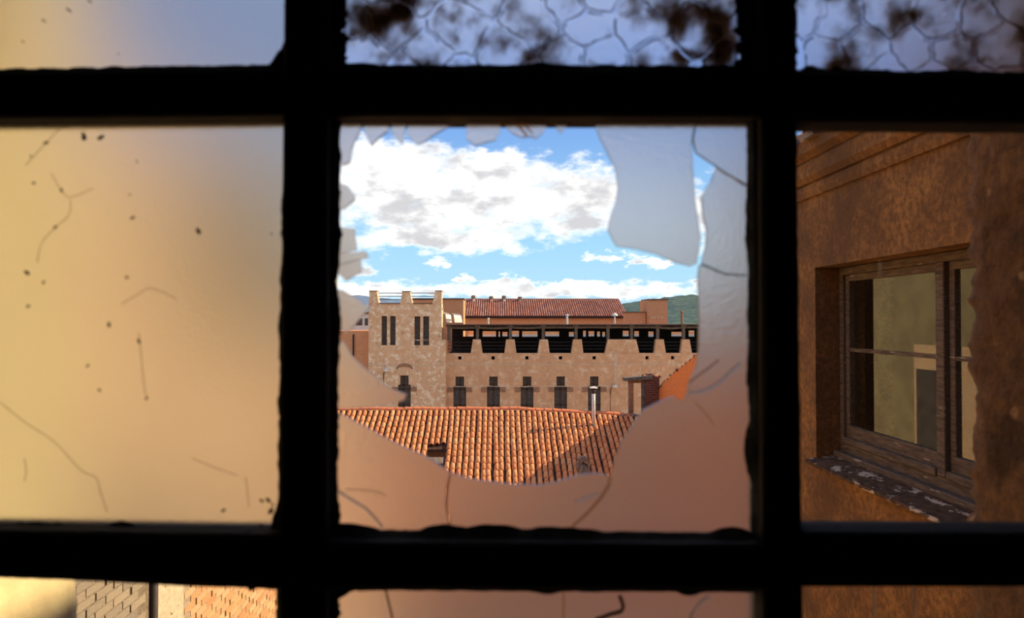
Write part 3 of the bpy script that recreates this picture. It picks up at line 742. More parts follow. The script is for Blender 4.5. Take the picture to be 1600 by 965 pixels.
bx('roof_beam', (HX0 - .3, 26.72, roofz(-2.4, 26.72) - .30), (HX1 + .3, 26.84, roofz(-2.4, 26.8) - .22), M['timber'], rh)
bx('hole_dark_board', (HX0 - .8, 25.2, roofz(-2.4, 26) - 3.1), (HX1 + .8, 28.2, roofz(-2.4, 26) - 3.0), M['dark'], rh)  # shade of the hole put into a near-black board below it
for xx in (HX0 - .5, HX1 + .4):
    bx('hole_dark_side', (xx, 25.2, -8.9), (xx + .1, 28.2, -5.75 - .1), M['dark'], rh)  # near-black side sheets lining the same hole

def tile_geo(L=.50, r0=.098, r1=.080, th=.016, n=6):
    vs = []; fs = []
    for (y, r) in ((0, r0), (L, r1)):
        for q in range(n + 1):
            a = PI * q / n; vs.append((-r * math.cos(a), y, r * math.sin(a) * .95))
    for q in range(n + 1):
        a = PI * q / n; r = r0 - th; vs.append((-r * math.cos(a), 0, r * math.sin(a) * .95))
    for q in range(n + 1):
        a = PI * q / n; r = r0 - th; vs.append((-r * math.cos(a), .07, r * math.sin(a) * .95))
    m_ = n + 1
    for q in range(n):
        fs.append((q, q + 1, m_ + q + 1, m_ + q)); fs.append((2 * m_ + q, 2 * m_ + q + 1, q + 1, q)); fs.append((3 * m_ + q, 3 * m_ + q + 1, 2 * m_ + q + 1, 2 * m_ + q))
    return vs, fs
TV, TF = tile_geo()
mt = MB().add(TV, TF); mtm = bpy.data.meshes.new('tile'); mtm.from_pydata(mt.v, [], mt.f); mtm.materials.append(M['tile'])
mtm.polygons.foreach_set('use_smooth', [True] * len(mtm.polygons))
curve = [(500, 630), (537, 649), (574, 669), (609, 688), (644, 704), (687, 727), (705, 739), (757, 752), (800, 757), (843, 758), (885, 748), (930, 739), (955, 741), (980, 677), (1006, 640), (1100, 600)]
def cy_(px):
    for (a, b), (c, d) in zip(curve, curve[1:]):
        if a <= px <= c: return b + (d - b) * (px - a) / (c - a)
    return 0
SP, EX = .229, .415
tiles = []
rng = random.Random(11)
x = RXL + .15; ci = 0
while x < RXR - .05:
    off = rng.uniform(-.10, .10); lean = rng.uniform(-.006, .006)
    wob = rng.random() * 6
    k = 0
    while True:
        s = .60 + off * .6 + k * EX + rng.uniform(-.035, .035)       # distance of lower end below the ridge along slope
        y = RY - s * math.cos(AL)
        if y < RYE: break
        xx = x + lean * s + .009 * math.sin(k * .5 + wob) + rng.uniform(-.008, .008)
        if not (HX0 - .06 < xx < HX1 + .06 and HY0 - .25 < y < HY1 - .15):
            tiles.append((xx, y, rng.uniform(-.035, .035), rng.uniform(-.012, .02)))
        k += 1
    x += SP; ci += 1
vis = []
for t in tiles:
    px, py = PX((t[0], t[1], roofz(t[0], t[1]) + .05))
    if 536 < px < 1008 and py < cy_(px) + 6 and t[1] < RY - .2: vis.append(t)
vis.sort(key=lambda t: t[1])
pick = set(vis[:300]); print('tiles', len(tiles), 'in view', len(vis))
mass = MB()
for t in tiles:
    z = roofz(t[0], t[1]) + .028
    e = Euler((AL + t[3] - .03, -.057 * (t[0] > .85) * -1, t[2]))
    if t in pick:
        o = bpy.data.objects.new('roof_tile', mtm); C.objects.link(o); setp(o, rh)
        o.location = (t[0], t[1], z); o.rotation_euler = e
    else:
        R = e.to_matrix(); T = Vector((t[0], t[1], z))
        mass.add([R @ Vector(v) + T for v in TV], TF)
me = bpy.data.meshes.new('roof_tiles'); me.from_pydata(mass.v, [], mass.f); me.materials.append(M['tile_mass'])
me.polygons.foreach_set('use_smooth', [True] * len(me.polygons))
o = link('roof_tiles', me, rh); o['kind'] = 'stuff'
# ridge tiles
rv = []
x = RXL; mer = MB()
L = .37
while x < 5.0:
    mb = MB(); n = 6; vs = []; fs = []
    for i, (xx, r) in enumerate(((x - .02, .145), (x + L, .125))):
        for rr in (r, r - .018):
            for q in range(n + 1):
                a = PI * q / n; vs.append((xx, RY - rr * math.cos(a), RZ + sag(xx) + .02 + .012 * math.sin(x * 3.1) + rr * math.sin(a) * .9))
    m_ = n + 1
    for q in range(n):
        fs += [(q, q + 1, 2 * m_ + q + 1, 2 * m_ + q), (m_ + q, m_ + q + 1, 3 * m_ + q + 1, 3 * m_ + q), (q, q + 1, m_ + q + 1, m_ + q), (2 * m_ + q, 2 * m_ + q + 1, 3 * m_ + q + 1, 3 * m_ + q)]
    mb.add(vs, fs).build('ridge_tile', M['ridge'], rh)
    x += L
def lump(name, c, r, m, seed, parent=None, sub=2, sq=(1, 1, 1)):
    bm = bmesh.new(); bmesh.ops.create_icosphere(bm, subdivisions=sub, radius=1)
    for v in bm.verts:
        q = v.co.copy(); f = 1 + .5 * nz3(q.x * 1.3 + seed, q.y * 1.3, q.z * 1.3) + .2 * nz3(q.x * 4, q.y * 4 + seed, q.z * 4)
        v.co = Vector((c[0] + q.x * f * r * sq[0], c[1] + q.y * f * r * sq[1], c[2] + q.z * f * r * sq[2]))
    me = bpy.data.meshes.new(name); bm.to_mesh(me); bm.free(); me.materials.append(m)
    return link(name, me, parent)
for k in range(10):                                   # broken ridge bedding at the right end
    xx = 5.0 + k * .18
    lump('ridge_rubble', (xx, RY - .02 + random.uniform(-.06, .06), RZ + sag(xx) + .04), random.uniform(.09, .15), M['stone'] if k % 3 else M['ridge'], k, rh, 1, (1.2, .9, .7))

# vent pipe with flat cowl, and a small old stone cowl, standing on the roof
vx, vy = 3.92, 29.05
vz = roofz(vx, vy)
vp = thing('vent_pipe', 'tall thin metal vent pipe with flat cap on the tiled roof', 'pipe', (vx, vy, vz - .1))
MB().lathe((vx, vy, vz - .1), [(.075, 0), (.075, 1.62)], 10).build('pipe', M['metal'], vp, smooth=True)
MB().lathe((vx, vy, vz - .1), [(.08, 1.48), (.10, 1.60), (.09, 1.62)], 10).build('collar', M['iron'], vp)
MB().lathe((vx, vy, vz - .1), [(.17, 1.70), (.17, 1.73), (.02, 1.78)], 12).build('cap', M['metal'], vp)
for q in range(3):
    a = 2 * PI * q / 3; MB().tube([(vx + .1 * math.cos(a), vy + .1 * math.sin(a), vz + 1.52), (vx + .13 * math.cos(a), vy + .13 * math.sin(a), vz + 1.61)], .012, 5).build('cap_strut', M['iron'], vp)
MB().lathe((vx, vy, vz - .1), [(.16, 0), (.14, .14), (.09, .22)], 10).build('flashing', M['stone'], vp)
sx, sy = 3.12, 26.0; sz = roofz(sx, sy)
sc_ = thing('roof_cowl', 'small broken stone vent cowl in the shaded part of the tiled roof', 'cowl', (sx, sy, sz))
lump('base', (sx, sy, sz + .16), .24, M['stone'], 3, sc_, 3, (.9, .9, 1.1))
hood = []
for q in range(9):
    a = PI * q / 8; hood.append((math.cos(a) * .25, math.sin(a) * .38))
inner = [(u * .62, v * .62) for u, v in hood]
pr = hood + inner[::-1]
MB().prism([(sx + u, sy - .12, sz + .28 + v) for u, v in pr], [(sx + u, sy + .14, sz + .30 + v) for u, v in pr]).build('hood', M['stone'], sc_)

# ================================================================== RUINED ORANGE BRICK HOUSE on the right
oh = thing('brick_ruin', 'roofless brick ruin with bright orange raking wall beside the tiled roof', 'ruin', (8.5, 28, GZ))
GX = 7.0
def gz(px, py): 
    Y = GX / (P(px, 500, 1).x); return Y, P(px, py, Y).z
rake = [gz(1029, 607), gz(1036, 597), gz(1060, 576), gz(1092, 551)]
top = rake + [(22.0, rake[-1][1] + .15), (15.5, rake[-1][1] + .15)]
prof = [(y, z) for y, z in top] + [(15.5, GZ), (top[0][0], GZ)]
MB().prism([(GX, y, z) for y, z in prof], [(GX + .4, y, z) for y, z in prof]).build('raking_wall', M['orange'], oh)
Y0r = top[0][0]
for k in range(15):                                    # broken coping along the rake
    t = k / 14; i = min(int(t * 3), 2); f = t * 3 - i
    y = rake[i][0] + (rake[i + 1][0] - rake[i][0]) * f; z = rake[i][1] + (rake[i + 1][1] - rake[i][1]) * f
    lump('coping_brick', (GX + .14, y, z + .0), .16, M['brickred'], k * 3, oh, 1, (1.2, 1.5, .5))
p0 = P(1008, 586, Y0r); p1 = P(1031, 650, Y0r)
bx('brick_pier', (p0.x, Y0r - .05, -4.7), (GX + .02, Y0r + .5, p0.z), M['brickred'], oh)
for k in range(14):
    lump('loose_brick', (p0.x + (GX - p0.x) * (k % 7) / 6, Y0r + .1 * (k % 3), p0.z - .05 + random.uniform(-.03, .1)), random.uniform(.07, .13), M['brickred'] if k % 4 else M['brickdark'], k, oh, 1, (1.3, 1, .6))
q0 = P(983, 594, Y0r); q1 = P(990, 594, Y0r)
bx('door_post', (q0.x, Y0r, -4.6), (q1.x, Y0r + .25, q0.z), M['lintel'], oh)
q2 = P(1003, 594, Y0r)
bx('door_post', (q2.x, Y0r, -4.6), (p0.x, Y0r + .2, q0.z), M['timber'], oh)
q3 = P(975, 588, Y0r)
MB().hexa([(q3.x, Y0r - .2, q0.z - .02), (GX - .3, Y0r - .2, q0.z + .06), (GX - .3, Y0r + .4, q0.z + .06), (q3.x, Y0r + .4, q0.z - .02),
           (q3.x, Y0r - .2, q0.z + .12), (GX - .3, Y0r - .2, q0.z + .22), (GX - .3, Y0r + .4, q0.z + .22), (q3.x, Y0r + .4, q0.z + .12)]).build('lintel', M['timber'], oh)
bx('lintel_beam', (q0.x, Y0r + .02, q0.z - .12), (p0.x, Y0r + .2, q0.z - .02), M['lintel'], oh)
bx('rear_wall', (GX + .4, Y0r + .2, GZ), (12.5, Y0r + .5, rake[0][1]), M['brickred'], oh)
bx('far_side_wall', (12.1, 15.5, GZ), (12.5, Y0r + .2, rake[-1][1]), M['brickred'], oh)
bx('front_wall', (GX + .4, 15.5, GZ), (12.1, 15.9, rake[-1][1]), M['orange'], oh)

# ================================================================== FAR RANGE WITH LOGGIA
FY = 50.0
def fx(px, Y=FY): return P(px, 500, Y).x
def fz(py, Y=FY): return P(800, py, Y).z
lg = thing('loggia_building', 'long brown rendered factory range with open loggia under the roof', 'building', (fx(900), FY + 3, GZ))
holes = []
WINX = [718.5, 771, 823.5, 876, 928.5]
for c in WINX:
    holes += [(fx(c - 6.7), fx(c + 6.7), fz(604), fz(588)), (fx(c - 10), fx(c + 10), fz(668), fz(602.5))]
for c in (718.5, 770.5, 823.3, 875.8, 928.5, 1011, 1051, 1095):
    holes.append((fx(c - 2.6), fx(c + 2.6), fz(561.5), fz(556.3)))
ztop = fz(551.5)
us = [fx(696.8), fx(1300)] + [h[0] for h in holes] + [h[1] for h in holes]
vs_ = [GZ, ztop] + [h[2] for h in holes] + [h[3] for h in holes]
MB().cells(us, vs_, lambda u, v: not any(a < u < b and c < v < d for a, b, c, d in holes), lambda u, v, w: (u, w, v), FY, FY + .45).build('facade_wall', M['plaster'], lg)
def far_window(parent, c, ytop, y, ybot=668, name='window'):
    fr = MB()
    x0, x1 = fx(c - 10), fx(c + 10); n0, n1 = fx(c - 6.7), fx(c + 6.7)
    zt, zs, zb = fz(ytop), fz(ytop + 14.5), fz(ybot)
    fr.box((fx(c) - .06, y, zb), (fx(c) + .06, y + .08, zt))
    for zz in (zs, fz(ytop + 20.5), fz(ytop + 45)):
        fr.box((x0 if zz < zs + .01 else n0, y, zz - .035), (x1 if zz < zs + .01 else n1, y + .06, zz + .035))
    w = fr.build(name, M['winframe'], parent)
    MB().prism([(n0, y + .05, zt), (n1, y + .05, zt), (n1, y + .05, zs), (x1, y + .05, zs), (x1, y + .05, zb), (x0, y + .05, zb), (x0, y + .05, zs), (n0, y + .05, zs)],
               [(n0, y + .09, zt), (n1, y + .09, zt), (n1, y + .09, zs), (x1, y + .09, zs), (x1, y + .09, zb), (x0, y + .09, zb), (x0, y + .09, zs), (n0, y + .09, zs)]).build('pane', M['slate'], w)
    return w
for c in WINX:
    far_window(lg, c, 588, FY + .22)
    for s in (-1, 1):
        a, b = sorted((fx(c + s * 10), fx(c + s * 19)))
        bx('lintel_block', (a, FY - .06, fz(612)), (b, FY + .1, fz(605)), M['lintel'], lg)
piers = [(739, 751, 735.5, 754), (791, 804, 788, 807), (843.5, 856, 840, 859), (896, 909, 892.5, 911.5), (950, 994, 945, 999), (1025, 1037, 1022, 1040.5), (1066, 1077.5, 1063, 1081), (1107, 1119, 1104, 1122), (1148, 1160, 1145, 1163)]
for t0, t1, b0, b1 in piers:
    a = [(fx(t0), FY, fz(530)), (fx(t1), FY, fz(530)), (fx(b1), FY, ztop - .01), (fx(b0), FY, ztop - .01)]
    MB().prism(a, [(x, FY + .5, z) for x, y, z in a]).build('battered_pier', M['plaster'], lg)
posts = [701, 746, 797.5, 849, 900.5, 950.5, 987.5, 1028.5, 1069, 1112, 1153]
zr = fz(508)
for c in posts:
    bx('post', (fx(c - 2.3), FY + .12, fz(532)), (fx(c + 2.3), FY + .34, zr), M['timber'], lg)
    bx('post_head', (fx(c - 4), FY + .05, fz(511)), (fx(c + 4), FY + .4, fz(507.5)), M['timber'], lg)
bx('left_pier', (fx(697), FY, ztop - .01), (fx(699), FY + .5, fz(531)), M['plaster'], lg)
for a, b in zip(posts, posts[1:]):
    sgn = .05 * math.sin(a)
    MB().tube([(fx(a), FY + .22, fz(511)), (fx((a + b) / 2), FY + .22, fz(511.5) + sgn), (fx(b), FY + .22, fz(511))], .10, 7).build('roof_beam', M['timber'], lg)
zf, zbk = fz(507), fz(507) - .35
rw = 7.0
mb = MB(); xs = []; x = fx(697)
n = 0
while x < fx(1290):
    xs.append(x); x += .11
top_ = []
for i, xx in enumerate(xs):
    h = .045 * (i % 2)
    top_ += [(xx, FY - .25, zf + h + .02), (xx, FY + rw, zbk + h + .02), (xx, FY + rw, zbk - .02), (xx, FY - .25, zf - .02)]
fs = []
for i in range(len(xs) - 1):
    o_ = 4 * i
    for k in range(4): fs.append((o_ + k, o_ + 4 + k, o_ + 4 + (k + 1) % 4, o_ + (k + 1) % 4))
fs += [(0, 1, 2, 3), tuple(len(top_) - 4 + q for q in (3, 2, 1, 0))]
mb.add(top_, fs).build('corrugated_roof', M['corr'], lg)
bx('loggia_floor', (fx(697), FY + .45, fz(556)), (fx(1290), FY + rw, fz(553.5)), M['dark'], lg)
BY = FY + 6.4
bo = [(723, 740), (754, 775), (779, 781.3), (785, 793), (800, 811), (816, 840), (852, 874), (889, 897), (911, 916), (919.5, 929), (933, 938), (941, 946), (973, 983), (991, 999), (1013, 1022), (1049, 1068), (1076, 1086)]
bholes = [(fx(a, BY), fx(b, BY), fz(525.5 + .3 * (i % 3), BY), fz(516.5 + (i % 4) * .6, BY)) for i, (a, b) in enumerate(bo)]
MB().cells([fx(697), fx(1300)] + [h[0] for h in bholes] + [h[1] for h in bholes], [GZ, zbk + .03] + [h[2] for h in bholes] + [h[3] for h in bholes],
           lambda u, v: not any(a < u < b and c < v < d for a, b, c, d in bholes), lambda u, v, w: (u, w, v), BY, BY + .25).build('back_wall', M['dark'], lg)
bx('end_wall', (fx(1292), FY + .45, GZ), (fx(1300), BY, zbk), M['plaster'], lg)
for (a, b) in zip(piers[:-1], piers[1:]):
    for yy in (534.5, 540, 545.5):
        MB().tube([(fx(a[1] + 1), FY + .3, fz(yy)), (fx(b[0] - 1), FY + .3, fz(yy))], .022, 5).build('rail', M['iron'], lg)
for yy in (534.5, 540, 545.5):
    MB().tube([(fx(698), FY + .3, fz(yy)), (fx(738), FY + .3, fz(yy))], .022, 5).build('rail', M['iron'], lg)
def band(parent, x0, x1, y, py, w, seed, m):
    n = 90; a = []; b = []
    for i in range(n + 1):
        t = i / n; X = x0 + (x1 - x0) * t; z = fz(py) + .06 * nz3(X * .6, seed, 0) + .03 * nz3(X * 2.5, seed, 1)
        h = max(.012, w * (.6 + .9 * nz3(X * 1.7, seed, 4)))
        a.append((X, z + h)); b.append((X, z - h))
    pr = a + b[::-1]
    MB().prism([(u, y - .014, v) for u, v in pr], [(u, y + .01, v) for u, v in pr]).build('render_joint', m, parent)
band(lg, fx(697), fx(1200), FY, 569.5, .05, 3, M['pale'])
band(lg, fx(697), fx(1200), FY, 603.5, .04, 8, M['pale'])
MB().prism([(fx(959), FY - .012, fz(550)), (fx(965), FY - .012, fz(553)), (fx(963), FY - .012, fz(580)), (fx(966), FY - .012, fz(612)), (fx(961), FY - .012, fz(604)), (fx(959.5), FY - .012, fz(580))],
           [(fx(959), FY + .01, fz(550)), (fx(965), FY + .01, fz(553)), (fx(963), FY + .01, fz(580)), (fx(966), FY + .01, fz(612)), (fx(961), FY + .01, fz(604)), (fx(959.5), FY + .01, fz(580))]).build('render_joint', M['pale'], lg)

# wall lamps on the facade
def wall_lamp(px, py, y, label):
    x, z = fx(px), fz(py)
    t = thing('wall_lamp', label, 'lamp', (x, y, z), 'lamps on the far facade')
    MB().lathe((x, y - .35, z), [(.03, .10), (.12, .07), (.20, .0), (.18, -.05), (.10, -.08)], 12).build('lamp_shade', M['white'], t, smooth=True)
    MB().tube([(x + .0, y - .35, z + .08), (x - .12, y - .25, z + .06), (x - .24, y - .10, z - .2), (x - .26, y - .02, z - .6)], .03, 6).build('arm', M['iron'], t)
    MB().tube([(x - .26, y - .012, z - .5), (x - .26, y - .012, z - 2.2)], .015, 5).build('cable', M['iron'], t)
wall_lamp(959, 603, FY, 'white wall lamp on curved arm right of the last tall window')

# tower
TY = 49.55; TD = 1.1
def tx(px): return fx(px, TY)
def tz(py): return fz(py, TY)
tw = thing('stair_tower', 'patchy rendered tower with three tapering merlons and slit windows', 'tower', (tx(634), TY + .5, GZ))
th = [(tx(596), tx(604.6), tz(539), tz(493.5)), (tx(609.3), tx(618), tz(539), tz(493.5)), (tx(647.5), tx(656.6), tz(539), tz(494)), (tx(661), tx(670.5), tz(539), tz(494)),
      (tx(632 - 6.7), tx(632 + 6.7), tz(602), tz(586)), (tx(632 - 10), tx(632 + 10), tz(668), tz(600.5))]
zp = tz(474.5)
us = [tx(576), tx(690), tx(696.5)] + [h[0] for h in th] + [h[1] for h in th]
vv = [GZ, zp, tz(530.5)] + [h[2] for h in th] + [h[3] for h in th]
MB().cells(us, vv, lambda u, v: not any(a < u < b and c < v < d for a, b, c, d in th) and not (u > tx(690) and v > tz(530.5)), lambda u, v, w: (u, w, v), TY, TY + .45).build('wall', M['plaster2'], tw)
bx('side_wall', (tx(690) - .35, TY + .45, GZ), (tx(690), TY + TD, zp), M['plaster2'], tw)
bx('side_wall', (tx(576), TY + .45, GZ), (tx(576) + .35, TY + TD, zp), M['plaster2'], tw)
bx('rear_wall', (tx(576), TY + TD, GZ), (tx(690), TY + TD + .3, zp - .3), M['plaster2'], tw)
bx('terrace', (tx(576), TY + .45, zp - .45), (tx(690), TY + TD, zp - .3), M['stain'], tw)
for t0, t1, b0, b1, yt in ((577, 588.5, 576, 591.5, 455), (628.5, 640.3, 625, 644, 455.8), (680.2, 690, 675.5, 690, 454.8)):
    a = [(tx(t0), TY, tz(yt)), (tx(t1), TY, tz(yt)), (tx(b1), TY, zp - .005), (tx(b0), TY, zp - .005)]
    MB().prism(a, [(x, TY + TD * .7, z) for x, y, z in a]).build('merlon', M['plaster2'], tw)
    bx('merlon_cap', (tx(t0) - .02, TY - .03, tz(yt)), (tx(t1) + .02, TY + TD * .7 + .03, tz(yt) + .05), M['stain'], tw)
for a, b in ((591.5, 624.5), (644.5, 675)):
    bx('coping', (tx(a), TY - .05, zp - .01), (tx(b), TY + .5, zp + .06), M['stain'], tw)
for a, b in ((588, 629), (640, 681)):
    for yy in (457.5, 462.5, 467.5):
        MB().tube([(tx(a), TY + .4, tz(yy)), (tx(b), TY + .4, tz(yy))], .025, 5).build('rail', M['iron'], tw)
for k in range(4):
    a, b, c, d = th[k]
    w = MB().box((a, TY + .28, c), (b, TY + .34, d)).build('slit_window', M['slate'], tw)
    bx('frame', (b - .07, TY + .2, c), (b, TY + .28, d), M['winframe'], w)
    for j in range(1, 9):
        zz = c + (d - c) * j / 9
        bx('louvre', (a, TY + .24, zz - .02), (b - .07, TY + .28, zz + .02), M['timber'], w)
far_window(tw, 632, 586, TY + .22)
for s in (-1, 1):
    a, b = sorted((tx(632 + s * 10), tx(632 + s * 19)))
    bx('lintel_block', (a, TY - .06, tz(611)), (b, TY + .1, tz(604)), M['lintel'], tw)
arc = [(tx(632.5) + .58 * math.cos(PI * k / 12), tz(575.5) + .36 * math.sin(PI * k / 12)) for k in range(13)]
arc_i = [(tx(632.5) + .46 * math.cos(PI * k / 12), tz(576) + .17 * math.sin(PI * k / 12)) for k in range(13)]
pr = arc + arc_i[::-1]
MB().prism([(u, TY - .04, v) for u, v in pr], [(u, TY + .1, v) for u, v in pr]).build('brick_arch', M['lintel'], tw)
band(tw, tx(576), tx(696), TY, 569.5, .05, 13, M['pale'])
band(tw, tx(640), tx(690), TY, 530.5, .03, 17, M['pale'])
wall_lamp(607, 577, TY, 'white wall lamp on curved arm low on the tower')

# ------------------------------------------------------------------ behind the range
bb = thing('brick_block', 'plain brown brick block standing right behind the tower', 'building', (fx(706, 55), 56, GZ))
bx('wall', (fx(640, 58), 58, GZ), (fx(724, 58), 61, P(700, 467.5, 58).z), M['brickdark'], bb)
bx('coping', (fx(640, 58) - .05, 57.9, P(700, 467.5, 58).z), (fx(724, 58) + .08, 61.1, P(700, 467.5, 58).z + .1), M['stain'], bb)
# white panels on the loggia roof
for k, (a, b, lab) in enumerate(((693.5, 706, 'small white awning sheet propped on the loggia roof, next to the tower'), (706.5, 722.5, 'small white awning sheet propped on the loggia roof, away from the tower'))):
    y = FY + .9
    q = [P(a, 490 + k, y), P(b - 4, 491.5 + k, y), P(b, 503.5, y), P(a + 4, 503.5, y)]
    t = thing('awning', lab, 'awning', (q[3].x, y, q[3].z), 'white awnings on the loggia roof')
    aa = [Vector((v.x, y + (1.6 if i < 2 else 0), v.z)) for i, v in enumerate(q)]
    MB().prism(aa, [v + Vector((0, .06, 0)) for v in aa]).build('sheet', M['white'], t)
    MB().hexa([P(a - .5, 489.5 + k, y - .1), P(b - 3, 491 + k, y - .1), P(b - 3, 491 + k, y + .8), P(a - .5, 489.5 + k, y + .8),
               P(a - .5, 487.5 + k * 1.5, y - .1), P(b - 3, 489.5 + k * 1.2, y - .1), P(b - 3, 489.5 + k * 1.2, y + .8), P(a - .5, 487.5 + k * 1.5, y + .8)]).build('cover_board', M['white'], t)

hall = thing('tiled_hall', 'long hall with old dark red tiled roof behind the loggia', 'building', (fx(850, 75), 78, GZ))
HYe, HYr = 72.0, 77.0
xl, xr = fx(724, HYe), fx(979, HYe); xrr = fx(966, HYr)
ze, zrg = P(800, 494, HYe).z, P(800, 468.5, HYr).z
bx('wall', (xl, HYe + .4, GZ), (xr - .3, HYe + .8, ze), M['brickdark'], hall)
MB().prism([(xl, HYe, ze), (xr, HYe, ze), (xrr, HYr, zrg), (xl, HYr, zrg)], [(xl, HYe, ze - .2), (xr, HYe, ze - .2), (xrr, HYr, zrg - .2), (xl, HYr, zrg - .2)]).build('roof_deck', M['halldeck'], hall)
MB().prism([(xl, HYr, zrg), (xrr, HYr, zrg), (xr, HYr + 6, ze), (xl, HYr + 6, ze)], [(xl, HYr, zrg - .2), (xrr, HYr, zrg - .2), (xr, HYr + 6, ze - .2), (xl, HYr + 6, ze - .2)]).build('roof_deck', M['halldeck'], hall)
mb = MB(); x = xl + .1
al = math.atan2(zrg - ze, HYr - HYe); LL = math.hypot(zrg - ze, HYr - HYe)
while x < xr - .05:
    s_end = LL if x < xrr else LL * max(0, (xr - x) / (xr - xrr))
    s = 0
    while s < s_end - .1:
        vs = []; l = min(.62, s_end - s)
        for i, (ss, r) in enumerate(((s, .10), (s + l, .085))):
            for q in range(5):
                a = PI * q / 4; h = r * math.sin(a) + .03
                vs.append((x - r * math.cos(a), HYe + ss * math.cos(al) - h * math.sin(al), ze + ss * math.sin(al) + h * math.cos(al)))
        mb.add(vs, [(q, q + 1, 5 + q + 1, 5 + q) for q in range(4)] + [(0, 1, 2, 3, 4)])
        s += .6
    x += .235
me = bpy.data.meshes.new('roof_tiles'); me.from_pydata(mb.v, [], mb.f); me.materials.append(M['halltile']); o = link('roof_tiles', me, hall); o['kind'] = 'stuff'
MB().tube([(xl, HYr, zrg + .03), (xrr, HYr, zrg + .03)], .14, 8).build('ridge', M['halltile'], hall)
MB().tube([(xrr, HYr, zrg + .03), (xr, HYe, ze + .05)], .12, 8).build('hip', M['halltile'], hall)
for i, (c, yt) in enumerate(((739.7, 461.5), (767.5, 462.8), (787.5, 462), (812.5, 463.5))):
    YY = HYr - .5; q = P(c, yt, YY); zb_ = zrg - .55
    t = thing('roof_vent', ['capped vent pipe nearest the brick block on the hall roof', 'second vent pipe along the hall roof', 'third vent pipe along the hall roof', 'rightmost small vent on the hall roof'][i], 'vent', (q.x, YY, zb_), 'vents on the hall roof')
    MB().lathe((q.x, YY, zb_), [(.14, 0), (.13, q.z - zb_ - .3)], 8).build('pipe', M['metal'], t)
    MB().lathe((q.x, YY, q.z - .32), [(.24, 0), (.24, .3), (.1, .36)], 8).build('cap', M['stone'], t)

bt = thing('brick_chimney_block', 'square orange brick stair block in front of the green hill', 'building', (fx(1025, 64), 65, GZ))
a = P(1014, 468.5, 63); b = P(1043, 503, 63)
bx('tower_block', (a.x, 63, GZ), (b.x, 66, a.z), M['brickdark'], bt)
MB().prism([(fx(1006.5, 64), 64, GZ), (a.x, 63, GZ), (a.x, 66, GZ), (fx(1006.5, 64), 66, GZ)], [(fx(1006.5, 64), 64, a.z), (a.x, 63, a.z), (a.x, 66, a.z), (fx(1006.5, 64), 66, a.z)]).build('side_block', M['brickdark'], bt)
bx('coping', (a.x - .1, 62.9, a.z), (b.x + .1, 66, a.z + .1), M['stain'], bt)
c = P(976, 488, 63.5)
bx('low_wall', (c.x, 63.5, GZ), (a.x - .2, 64.2, c.z), M['brickdark'], bt)
bx('low_wall_coping', (c.x - .1, 63.4, c.z), (a.x - .2, 64.3, c.z + .08), M['stain'], bt)
for k in range(4):
    u = 1017 + k * 5.2
    q = [(u, 494.5), (u + 3.5, 494), (u + 3.2, 497), (u + .5, 497.5)]
    MB().prism([P(x, y, 62.98) for x, y in q], [P(x, y, 63.02) for x, y in q]).build('pale_patch', M['pale'], bt)

zroof = fz(507) - .02
def small_pipe(name, label, cat, px, ytop, y, r, m, cap=False):
    q = P(px, ytop, y); zb_ = zroof - .03
    t = thing(name, label, cat, (q.x, y, zb_))
    MB().lathe((q.x, y, zb_), [(r, 0), (r * .95, q.z - zb_)], 8).build('pipe', m, t)
    MB().lathe((q.x, y, q.z - .02), [(r * 1.4, -.03), (r * 1.4, .05), (r * .8, .09)] if not cap else [(r * 3.8, -.03), (r * 3.2, .06), (r * .8, .18)], 10).build('cap', m if not cap else M['white'], t)
small_pipe('chimney_pipe', 'rusty dark chimney pipe on the loggia roof before the hill', 'pipe', 1065.5, 487, FY + 1.2, .10, M['lintel'])
small_pipe('flue_pipe', 'pale flue pipe above the middle of the loggia', 'pipe', 886, 492, FY + 1.2, .085, M['metal'])
small_pipe('mushroom_vent', 'small mushroom vent with wide white hood on the loggia roof', 'vent', 960.5, 492, FY + 1.2, .06, M['metal'], True)
small_pipe('stub_pipe', 'short bright stub pipe on the loggia roof near the white awnings', 'pipe', 763, 498, FY + 1.2, .06, M['white'])

# seen through the loggia: a yard wall with white parapet
yw = thing('yard_wall', 'brick yard wall with white coping seen through the loggia', 'wall', (fx(900, 64), 61, GZ))
bx('wall', (fx(732, 61), 61, GZ), (fx(1120, 61), 61.3, P(800, 517, 61).z), M['brickdark'], yw)
bx('coping', (fx(732, 61), 60.4, P(800, 526, 60.5).z), (fx(1120, 61), 61.0, P(800, 523, 60.5).z), M['white'], yw)

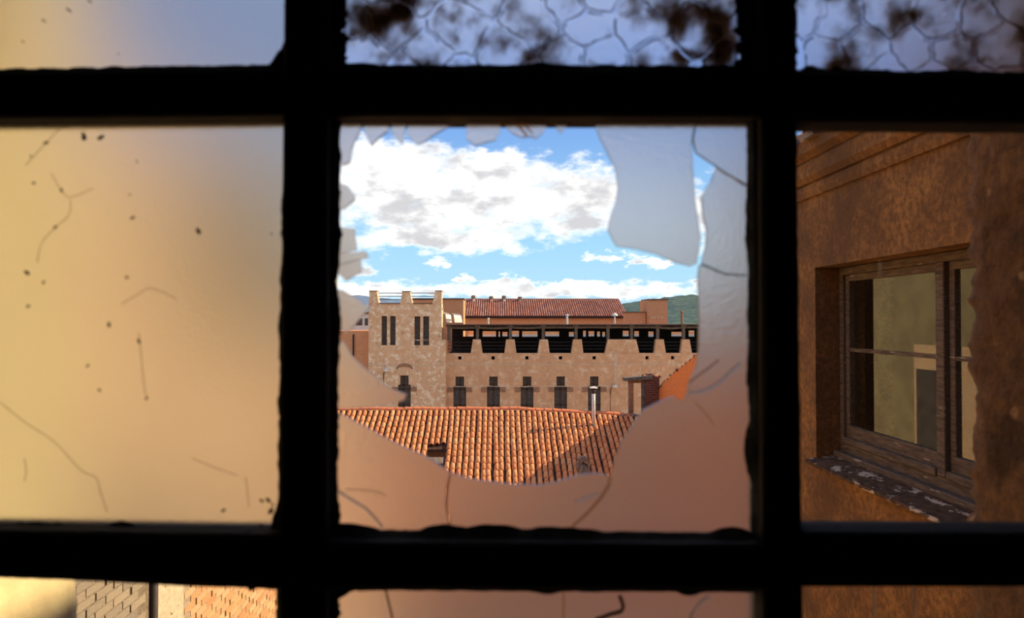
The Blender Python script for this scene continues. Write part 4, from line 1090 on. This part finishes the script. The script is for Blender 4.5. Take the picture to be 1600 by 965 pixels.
# left of the tower
ln = thing('brick_annex', 'low brick annex left of the tower', 'building', (fx(555, 47), 49, GZ))
a = P(577, 516.5, 51)
bx('wall', (fx(380, 51), 51, GZ), (a.x + .3, 55, a.z), M['brickdark'], ln)
MB().tube([(fx(552, 50.9), 50.93, fz(556, 50.9)), (fx(552, 50.9), 50.93, fz(522, 50.9))], .06, 6).build('downpipe', M['iron'], ln)
wb = thing('white_house', 'white house front peeking above the annex left of the tower', 'house', (fx(560, 60), 62, GZ))
hz0 = P(560, 490, 60).z
bx('wall', (fx(470, 60), 60, GZ), (fx(579, 60), 64, hz0), M['white'], wb)
bx('roof', (fx(468, 60), 59.8, hz0), (fx(580, 60), 64.2, hz0 + .15), M['stain'], wb)
for u0, u1 in ((556, 566), (570, 575)):
    q0, q1 = P(u0, 508, 60), P(u1, 497, 60)
    w = bx('window', (q0.x, 59.96, q0.z), (q1.x, 60.02, q1.z), M['timber'], wb)
    bx('pane', (q0.x + .08, 59.94, q0.z + .08), (q1.x - .08, 59.97, q1.z - .08), M['slate'], w)

# hills
def hill(name, label, prof, Y, m, depth, seed):
    n = 140; vs = []; fs = []; rows = 14
    x0, x1 = prof[0][0], prof[-1][0]
    for i in range(n + 1):
        px = x0 + (x1 - x0) * i / n
        for (a, b), (c, d) in zip(prof, prof[1:]):
            if a <= px <= c: py = b + (d - b) * (px - a) / (c - a); break
        for j in range(rows + 1):
            t = j / rows; y = Y - depth * (1 - t)
            p = P(px, py, Y); zt = p.z
            z = GZ - 20 + (zt - GZ + 20) * (t ** .75) + Y * .0016 * (nz3(px * .12, t * 9, seed) + .5 * nz3(px * .4, t * 25, seed))
            vs.append((p.x * (y / Y) ** .3, y, z))
    nn = len(vs)
    for i in range(n):
        for j in range(rows):
            a = i * (rows + 1) + j; fs.append((a, a + rows + 1, a + rows + 2, a + 1))
    back = []
    for i in range(n + 1):
        v = vs[i * (rows + 1) + rows]; vs.append((v[0], v[1] + depth * .7, GZ - 20))
    for i in range(n):
        fs.append((i * (rows + 1) + rows, (i + 1) * (rows + 1) + rows, nn + i + 1, nn + i))
    me = bpy.data.meshes.new(name); me.from_pydata(vs, [], fs); me.materials.append(m)
    me.polygons.foreach_set('use_smooth', [True] * len(fs))
    o = link(name, me); tag(o, label, 'hill', kind='structure'); return o
hill('hill', 'green wooded hill behind the brick stair block', [(900, 500), (972, 474), (1000, 470), (1040, 464), (1070, 461), (1083, 459.5), (1110, 466), (1200, 470), (1400, 480), (1700, 498)], 1400, M['hill'], 700, 4)
hill('hill', 'distant hill left of the tower, blue haze put into its colour', [(0, 495), (300, 480), (480, 468), (540, 462), (562, 461), (600, 465), (640, 471), (720, 478), (800, 490)], 2300, M['hillfar'], 800, 9)
